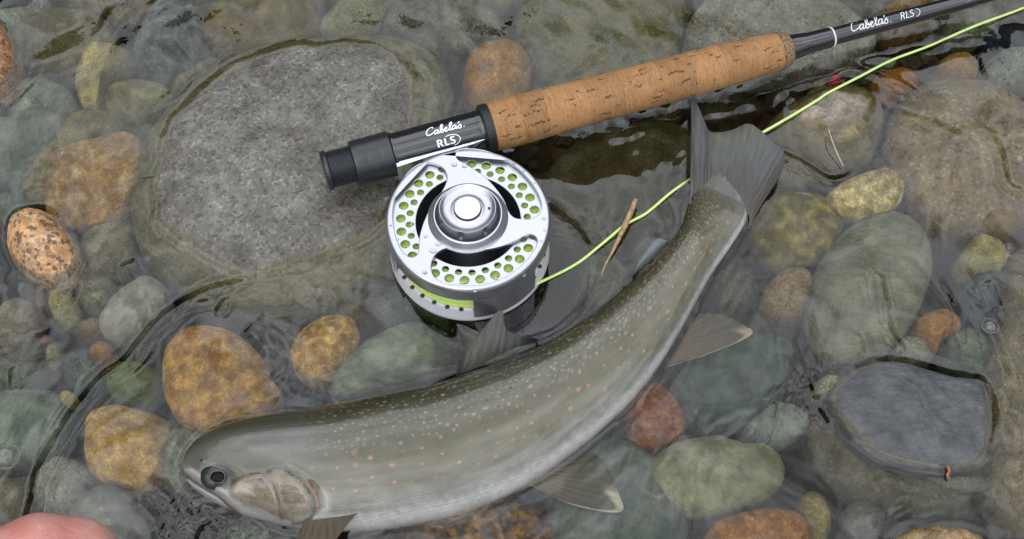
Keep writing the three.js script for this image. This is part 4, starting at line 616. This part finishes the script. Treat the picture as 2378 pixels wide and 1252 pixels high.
// ------------------------------------------------------------------ small things on the water
// a bent stem of varying thickness: [px, py, height mm, radius mm]
function stem(name, pts, mat, label, category) {
  const c = new THREE.CatmullRomCurve3(pts.map(([a, b, y]) => P(a, b, y / 1000)), false, 'centripetal'), N = 60, M = 8, fr = c.computeFrenetFrames(N), rr = spline(pts.map((p, i) => [i, p[3]]), N + 1), o = P(pts[0][0], pts[0][1], 0);
  const g = grid(M, N, (i, j) => { const a = (i % M) / M * TAU, p = c.getPointAt(j / N), r = rr[j].y / 1000 * (1 + 0.15 * noise3(j * 0.4, i % M, 1)); p.addScaledVector(fr.normals[j], r * Math.cos(a)).addScaledVector(fr.binormals[j], r * Math.sin(a)).sub(o); const k = 1 + 0.5 * noise3(j * 0.25, (i % M) * 0.8, 4); return { p: [p.x, p.y, p.z], c: [k, k, k] }; }, true);
  return tag(mesh(name, g, mat, null, o), label, category);
}
const straw = plain('dry straw', [0.34, 0.23, 0.12], 0.6, { vertexColors: true }), reddish = plain('reddish twig', [0.36, 0.13, 0.05], 0.6, { vertexColors: true }), paleStem = plain('pale stem', [0.50, 0.44, 0.38], 0.6, { vertexColors: true });
stem('twig', [[1476, 464, 5, 1.3], [1466, 490, 4.4, 1.5], [1446, 535, 3, 1.4], [1425, 580, 1.6, 1.0], [1406, 615, 0.6, 0.7], [1396, 642, -1, 0.4]], straw, 'dry brown twig floating across the green line beside the reel', 'twig');
stem('grass_stem', [[1924, 300, 4.5, 0.25], [1936, 336, 3.5, 0.3], [1948, 364, 2, 0.3], [1958, 386, 1, 0.2]], paleStem, 'thin pale grass stem lying on the domed stone', 'stem');
stem('twig', [[2202, 1082, 3, 0.5], [2204, 1096, 2.4, 0.7], [2200, 1104, 2.2, 0.6], [2206, 1112, 2, 0.3]], reddish, 'tiny orange twig scrap on the foot of the black slab', 'twig');
stem('twig', [[328, 410, 1, 0.5], [350, 408, 1, 0.7], [372, 405, 0.8, 0.4]], plain('dark twig', [0.08, 0.09, 0.06], 0.6, { vertexColors: true }), 'short dark twig floating between the angular rock and the granite boulder', 'twig');
// bubbles: thin domes standing on the water
{
  const film = new THREE.MeshPhysicalMaterial({ transmission: 1, thickness: 0, roughness: 0.0, ior: 1.6 }); film.name = 'bubble film';
  for (const [x, y, r, label] of [[14, 1060, 27, 'largest air bubble, on the water at the left edge'], [2300, 757, 18, 'round air bubble on the water at right, above the sandy boulder'], [144, 356, 7, 'tiny air bubble above the orange brown angular rock'], [2343, 575, 11, 'bubble at the edge of the khaki chip, upper one of two'], [2340, 592, 8, 'bubble at the edge of the khaki chip, lower one of two'], [2095, 227, 8, 'tiny air bubble over the orange brown pebble by the line'], [2368, 368, 12, 'air bubble over the large smooth brown boulder near the right edge'], [134, 990, 6, 'tiny air bubble in the fold of water at the left'], [908, 402, 6, 'small bubble between the rod seat and the reel'], [899, 460, 13, 'bubble clinging to the left rim of the reel']]) {
    const q = r / 4300, g = new THREE.SphereGeometry(q, 32, 16, 0, TAU, 0, Math.PI / 2), rim = new THREE.TorusGeometry(q * 1.02, q * 0.10, 8, 40); rim.rotateX(Math.PI / 2);
    g.scale(1, 0.8, 1); const b = mesh('air_bubble', g, film, null, P(x, y, 0.0008)); tag(b, label, 'bubble', 'air bubbles on the water');
    mesh('bubble_rim', rim, drop, b);
  }
}
// the angler's hand, only its thumb reaching into the picture
{
  const n = 72, size = 0.17, o = P(40, 1420, 0.15), c = P(60, 1450, 0.15), B = [];
  const at = (px, py, y) => P(px, py, y).sub(o);
  const bone = (a, b, ra, rb) => B.push([a, b, ra, rb]);
  const chain = (...q) => { for (let i = 0; i + 1 < q.length; i++) bone(q[i][0], q[i + 1][0], q[i][1], q[i + 1][1]); };
  const wrist = at(-210, 1800, 0.16), heel = at(-120, 1640, 0.16), knA = at(120, 1560, 0.155), knB = at(70, 1540, 0.14), knC = at(20, 1520, 0.125), knD = at(-40, 1500, 0.11);
  bone(wrist, heel, 0.026, 0.030); bone(heel, knA, 0.028, 0.016); bone(heel, knB, 0.028, 0.016); bone(heel, knC, 0.027, 0.015); bone(heel, knD, 0.025, 0.014);
  chain([heel, 0.022], [at(-70, 1370, 0.172), 0.0165], [at(90, 1290, 0.168), 0.0128], [at(182, 1288, 0.162), 0.0112], [at(214, 1300, 0.158), 0.0098]);
  const fingers = [[knA, [250, 1590, 0.13], [280, 1640, 0.10], [220, 1660, 0.085]], [knB, [230, 1580, 0.11], [260, 1640, 0.08], [190, 1660, 0.07]], [knC, [180, 1570, 0.095], [215, 1640, 0.066], [140, 1650, 0.06]], [knD, [100, 1550, 0.085], [140, 1620, 0.06], [80, 1620, 0.055]]];
  fingers.forEach((f, i) => { const r = [0.0098, 0.0102, 0.0096, 0.0084][i]; chain([f[0], r + 0.003], [at(...f[1]), r], [at(...f[2]), r * 0.92], [at(...f[3]), r * 0.85]); });
  const box = new THREE.Box3(); B.forEach(([a, b]) => { box.expandByPoint(a); box.expandByPoint(b); }); box.expandByScalar(0.036);
  const ctr = box.getCenter(new THREE.Vector3()), ext = box.getSize(new THREE.Vector3()), half = Math.max(ext.x, ext.y, ext.z) / 2, mc = new MarchingCubes(n, new THREE.MeshStandardMaterial(), false, false, 120000); mc.isolation = 0;
  const p = new THREE.Vector3(), ab = new THREE.Vector3(), ap = new THREE.Vector3(), k = 0.006;
  for (let z = 0; z < n; z++) for (let y = 0; y < n; y++) for (let x = 0; x < n; x++) {
    p.set((x - n / 2) / (n / 2) * half + ctr.x, (y - n / 2) / (n / 2) * half + ctr.y, (z - n / 2) / (n / 2) * half + ctr.z); let d = 1;
    for (const [a, b, ra, rb] of B) { ab.subVectors(b, a); ap.subVectors(p, a); const t = clamp(ap.dot(ab) / ab.lengthSq()), e = ap.addScaledVector(ab, -t).length() - lerp(ra, rb, t), h = clamp(0.5 + 0.5 * (d - e) / k); d = lerp(d, e, h) - k * h * (1 - h); }
    mc.field[x + y * n + z * n * n] = -d;
  }
  mc.update();
  const N = mc.count, pos = mc.positionArray.slice(0, N * 3), nor = mc.normalArray.slice(0, N * 3), col = new Float32Array(N * 3);
  for (let i = 0; i < N; i++) { for (let w = 0; w < 3; w++) pos[i * 3 + w] = pos[i * 3 + w] * half + ctr.getComponent(w); const q = fbm3(pos[i * 3] * 60, pos[i * 3 + 1] * 60, pos[i * 3 + 2] * 60, 3), f = fbm3(pos[i * 3] * 400, pos[i * 3 + 1] * 400, pos[i * 3 + 2] * 400, 2); col.set([0.56 + 0.09 * q + 0.05 * f, 0.25 + 0.13 * q + 0.05 * f, 0.21 + 0.12 * q + 0.05 * f], i * 3); }
  const g = new THREE.BufferGeometry(); g.setAttribute('position', new THREE.BufferAttribute(pos, 3)); g.setAttribute('normal', new THREE.BufferAttribute(nor, 3)); g.setAttribute('color', new THREE.BufferAttribute(col, 3)); g.setAttribute('uv', new THREE.BufferAttribute(Float32Array.from({ length: N * 2 }, (_, i) => pos[(i >> 1) * 3 + (i & 1) * 2] / 0.045), 2)); g.setIndex([...Array(N).keys()]);
  const skin = new THREE.MeshPhysicalMaterial({ vertexColors: true, roughness: 0.42, specularIntensity: 0.8, sheen: 0.2, bumpMap: TEX.bumpFine, bumpScale: 0.0004 }); skin.name = 'skin';
  tag(mesh('person', g, skin, null, o), 'pink hand of the angler, its bent thumb entering at the lower left', 'person');
}

// ------------------------------------------------------------------ water
{
  // distance to whatever breaks the surface, on a 1 mm grid, from the solids' own triangles
  const X0 = -0.50, Z0 = -0.40, S = 0.001, NX = 1001, NZ = 701, top = new Float32Array(NX * NZ).fill(-1);
  const put = (m) => {
    m.updateMatrixWorld(true); const p = m.geometry.attributes.position, ix = m.geometry.index, n = p.count, v = new Float32Array(n * 3), t = new THREE.Vector3();
    for (let i = 0; i < n; i++) { t.fromBufferAttribute(p, i).applyMatrix4(m.matrixWorld); v[i * 3] = (t.x - X0) / S; v[i * 3 + 1] = t.y; v[i * 3 + 2] = (t.z - Z0) / S; }
    for (let k = 0; k < ix.count; k += 3) {
      const a = ix.getX(k) * 3, b = ix.getX(k + 1) * 3, c = ix.getX(k + 2) * 3;
      if (Math.max(v[a + 1], v[b + 1], v[c + 1]) < -0.002) continue;
      const x0 = Math.max(0, Math.ceil(Math.min(v[a], v[b], v[c]))), x1 = Math.min(NX - 1, Math.floor(Math.max(v[a], v[b], v[c]))), z0 = Math.max(0, Math.ceil(Math.min(v[a + 2], v[b + 2], v[c + 2]))), z1 = Math.min(NZ - 1, Math.floor(Math.max(v[a + 2], v[b + 2], v[c + 2])));
      const d = (v[b + 2] - v[c + 2]) * (v[a] - v[c]) + (v[c] - v[b]) * (v[a + 2] - v[c + 2]); if (Math.abs(d) < 1e-9) continue;
      for (let z = z0; z <= z1; z++) for (let x = x0; x <= x1; x++) { const l = ((v[b + 2] - v[c + 2]) * (x - v[c]) + (v[c] - v[b]) * (z - v[c + 2])) / d, m2 = ((v[c + 2] - v[a + 2]) * (x - v[c]) + (v[a] - v[c]) * (z - v[c + 2])) / d, w = 1 - l - m2; if (l < -1e-3 || m2 < -1e-3 || w < -1e-3) continue; const y = l * v[a + 1] + m2 * v[b + 1] + w * v[c + 1], q = z * NX + x; if (y > top[q]) top[q] = y; }
    }
  };
  solids.forEach(put);
  const dist = new Float32Array(NX * NZ); for (let i = 0; i < dist.length; i++) dist[i] = top[i] > 0 ? 0 : 1e3;
  const D2 = Math.SQRT2;
  for (let z = 0; z < NZ; z++) for (let x = 0; x < NX; x++) { const q = z * NX + x; let d = dist[q]; if (x) d = Math.min(d, dist[q - 1] + 1); if (z) { d = Math.min(d, dist[q - NX] + 1); if (x) d = Math.min(d, dist[q - NX - 1] + D2); if (x < NX - 1) d = Math.min(d, dist[q - NX + 1] + D2); } dist[q] = d; }
  for (let z = NZ - 1; z >= 0; z--) for (let x = NX - 1; x >= 0; x--) { const q = z * NX + x; let d = dist[q]; if (x < NX - 1) d = Math.min(d, dist[q + 1] + 1); if (z < NZ - 1) { d = Math.min(d, dist[q + NX] + 1); if (x < NX - 1) d = Math.min(d, dist[q + NX + 1] + D2); if (x) d = Math.min(d, dist[q + NX - 1] + D2); } dist[q] = d; }
  for (let k = 0; k < 2; k++) { const c = dist.slice(); for (let z = 1; z < NZ - 1; z++) for (let x = 1; x < NX - 1; x++) { const q = z * NX + x; if (c[q] > 40) continue; let s = 0; for (let j = -1; j <= 1; j++) for (let i = -1; i <= 1; i++) s += c[q + j * NX + i]; dist[q] = s / 9; } }
  // standing folds in the current: [width mm, height mm, points]
  const folds = [
    [2.8, 1.3, [600, 642, 545, 664, 500, 676, 440, 700, 372, 746, 300, 830, 240, 884, 190, 944, 150, 1004, 100, 1094, 72, 1204, 62, 1270]],
    [2.0, 0.5, [540, 660, 500, 690, 440, 700]], [6, 0.9, [560, 760, 620, 820, 660, 880, 720, 940, 790, 960]], [4, 0.5, [600, 760, 680, 850, 740, 930]],
    [2.2, 0.8, [1780, 344, 1850, 378, 1930, 420, 1990, 400]], [3, 0.6, [2034, 620, 2050, 700, 2062, 770, 2100, 820]], [2.2, 0.8, [1990, 770, 2000, 830]],
    [3.2, 0.7, [1870, 204, 1960, 164, 2030, 170, 2090, 200, 2140, 232]], [2.6, 0.6, [2280, 290, 2320, 360, 2340, 430, 2378, 450]],
    [1.5, 0.75, [1284, 516, 1340, 522]], [1.5, 0.75, [1284, 532, 1336, 537]], [1.5, 0.75, [1284, 546, 1342, 558]],
    [1.8, 0.7, [526, 690, 520, 712, 504, 730]], [1.6, 0.6, [30, 850, 32, 910]], [2, 0.8, [1866, 866, 1884, 910, 1900, 960, 1920, 990]], [2, 0.7, [1800, 930, 1786, 980, 1762, 1030]],
    [5, 0.7, [290, 600, 320, 660, 350, 720, 380, 760]], [3, 0.6, [2290, 650, 2310, 690, 2320, 720]], [2, 0.7, [1980, 1010, 2060, 1060, 2160, 1075]], [2.4, 0.9, [2296, 900, 2300, 960, 2280, 1080]],
    [3, 0.7, [330, 1140, 380, 1200, 400, 1250]], [2.4, 0.7, [420, 1160, 440, 1210, 480, 1250]],
    [5, 0.8, [1320, 330, 1480, 300, 1640, 260, 1820, 210, 1960, 150, 2120, 110, 2300, 70]],
  ].map(([w, a, p]) => ({ w: w / 1000, a: a * 1.7 / 1000, q: spline(pairs(p), p.length * 6).map((t) => P(t.x, t.y, 0)) }));
  // patches of chop: [px, py, radius px, height mm, wavelength mm]
  const chop = [[455, 1190, 120, 1.3, 12], [560, 1225, 90, 0.9, 13], [1500, 320, 190, 0.7, 34], [1850, 190, 190, 0.8, 30], [1250, 760, 120, 0.6, 20], [1890, 920, 90, 0.9, 11], [650, 880, 130, 0.5, 22], [2060, 1010, 120, 0.3, 20], [1950, 880, 90, 0.5, 9], [330, 1160, 140, 0.5, 24], [60, 780, 120, 0.6, 26], [1360, 540, 130, 0.35, 14], [2280, 160, 150, 0.5, 24], [2100, 60, 120, 0.6, 18]].map(([x, y, r, a, l]) => ({ c: P(x, y, 0), r: r / 4300, a: a * 1.3 / 1000, l: l / 1000 }));
  const bin = new Map(); folds.forEach((f) => { for (let i = 0; i + 1 < f.q.length; i++) { const a = f.q[i], b = f.q[i + 1], e = 4 * f.w, edge = smooth(0, 4, i) * smooth(0, 4, f.q.length - 2 - i); for (let x = Math.floor((Math.min(a.x, b.x) - e) / 0.02); x <= (Math.max(a.x, b.x) + e) / 0.02; x++) for (let z = Math.floor((Math.min(a.z, b.z) - e) / 0.02); z <= (Math.max(a.z, b.z) + e) / 0.02; z++) { const k = x * 1000 + z; if (!bin.has(k)) bin.set(k, []); bin.get(k).push([f, a, b, edge]); } } });
  const height = (x, z) => {
    const wx = x + 0.012 * noise2(x * 9, z * 9), wz = z + 0.012 * noise2(x * 9 + 40, z * 9);
    let y = 0.0011 * noise2(wx * 11, wz * 11) + 0.0008 * noise2(wx * 26 + 9, wz * 20) + 0.00028 * noise2(wx * 55 + 3, wz * 42) * (0.6 + noise2(x * 8, z * 8 + 20)) + 0.00003 * noise2(wx * 190, wz * 150);
    for (const c of chop) { const d = Math.hypot(x - c.c.x, z - c.c.z) / c.r; if (d < 1) { const m = (1 - d * d) ** 2; y += c.a * m * 0.6 * (noise2(wx / c.l, wz / c.l + 7) + 0.35 * noise2(wx / c.l * 2.3, wz / c.l * 2.3)); } }
    const near = bin.get(Math.floor(x / 0.02) * 1000 + Math.floor(z / 0.02));
    if (near) { const best = new Map(); for (const [f, a, b, e] of near) { const dx = b.x - a.x, dz = b.z - a.z, t = clamp(((x - a.x) * dx + (z - a.z) * dz) / (dx * dx + dz * dz)), d = Math.hypot(x - a.x - t * dx, z - a.z - t * dz) / f.w, h = f.a * e * Math.exp(-d * d) - 0.35 * f.a * e * Math.exp(-((d - 1.9) ** 2)); if (!best.has(f) || best.get(f)[0] > d) best.set(f, [d, h]); } for (const [d, h] of best.values()) y += h * (0.75 + 0.5 * noise2(x * 40, z * 40)); }
    const gx = (x - X0) / S, gz = (z - Z0) / S, ix = Math.floor(gx), iz = Math.floor(gz);
    if (ix >= 0 && iz >= 0 && ix < NX - 1 && iz < NZ - 1) {
      const fx = gx - ix, fz = gz - iz, q = iz * NX + ix, d = lerp(lerp(dist[q], dist[q + 1], fx), lerp(dist[q + NX], dist[q + NX + 1], fx), fz) * S;
      y *= smooth(-0.004, 0.012, d); y += 0.0012 * Math.exp(-d / 0.0024) + 0.00010 * Math.exp(-d / 0.018) * Math.sin(d * TAU / 0.0065) * smooth(-0.2, 0.5, noise2(x * 15, z * 15 + 3));
    }
    return y * smooth(0.62, 0.5, Math.abs(x)) * smooth(0.46, 0.38, Math.abs(z + 0.05));
  };
  const ax = [], az = [];
  for (let x = -0.47; x <= 0.4701; x += 0.00118) ax.push(x); for (let z = -0.36; z <= 0.2601; z += 0.00118) az.push(z);
  for (const s of [0.5, 0.54, 0.58, 0.63, 0.8, 1.2, 2, 3.5, 6.5]) { ax.push(s); ax.unshift(-s); } for (const s of [0.3, 0.36, 0.42, 0.6, 1, 2, 3.5, 6.5]) { az.push(s); az.unshift(-s - 0.1); }
  const g = grid(ax.length - 1, az.length - 1, (i, j) => ({ p: [ax[i], height(ax[i], az[j]), az[j]] }), false, true);
  const m = new THREE.MeshPhysicalMaterial({ transmission: 1, thickness: 0, roughness: 0, ior: 1.52 }); m.color.setRGB(0.80, 0.755, 0.59); m.name = 'river water';
  const w = mesh('water', g, m); w.userData.kind = 'structure'; w.castShadow = false;
}
renderer.render(scene, camera);
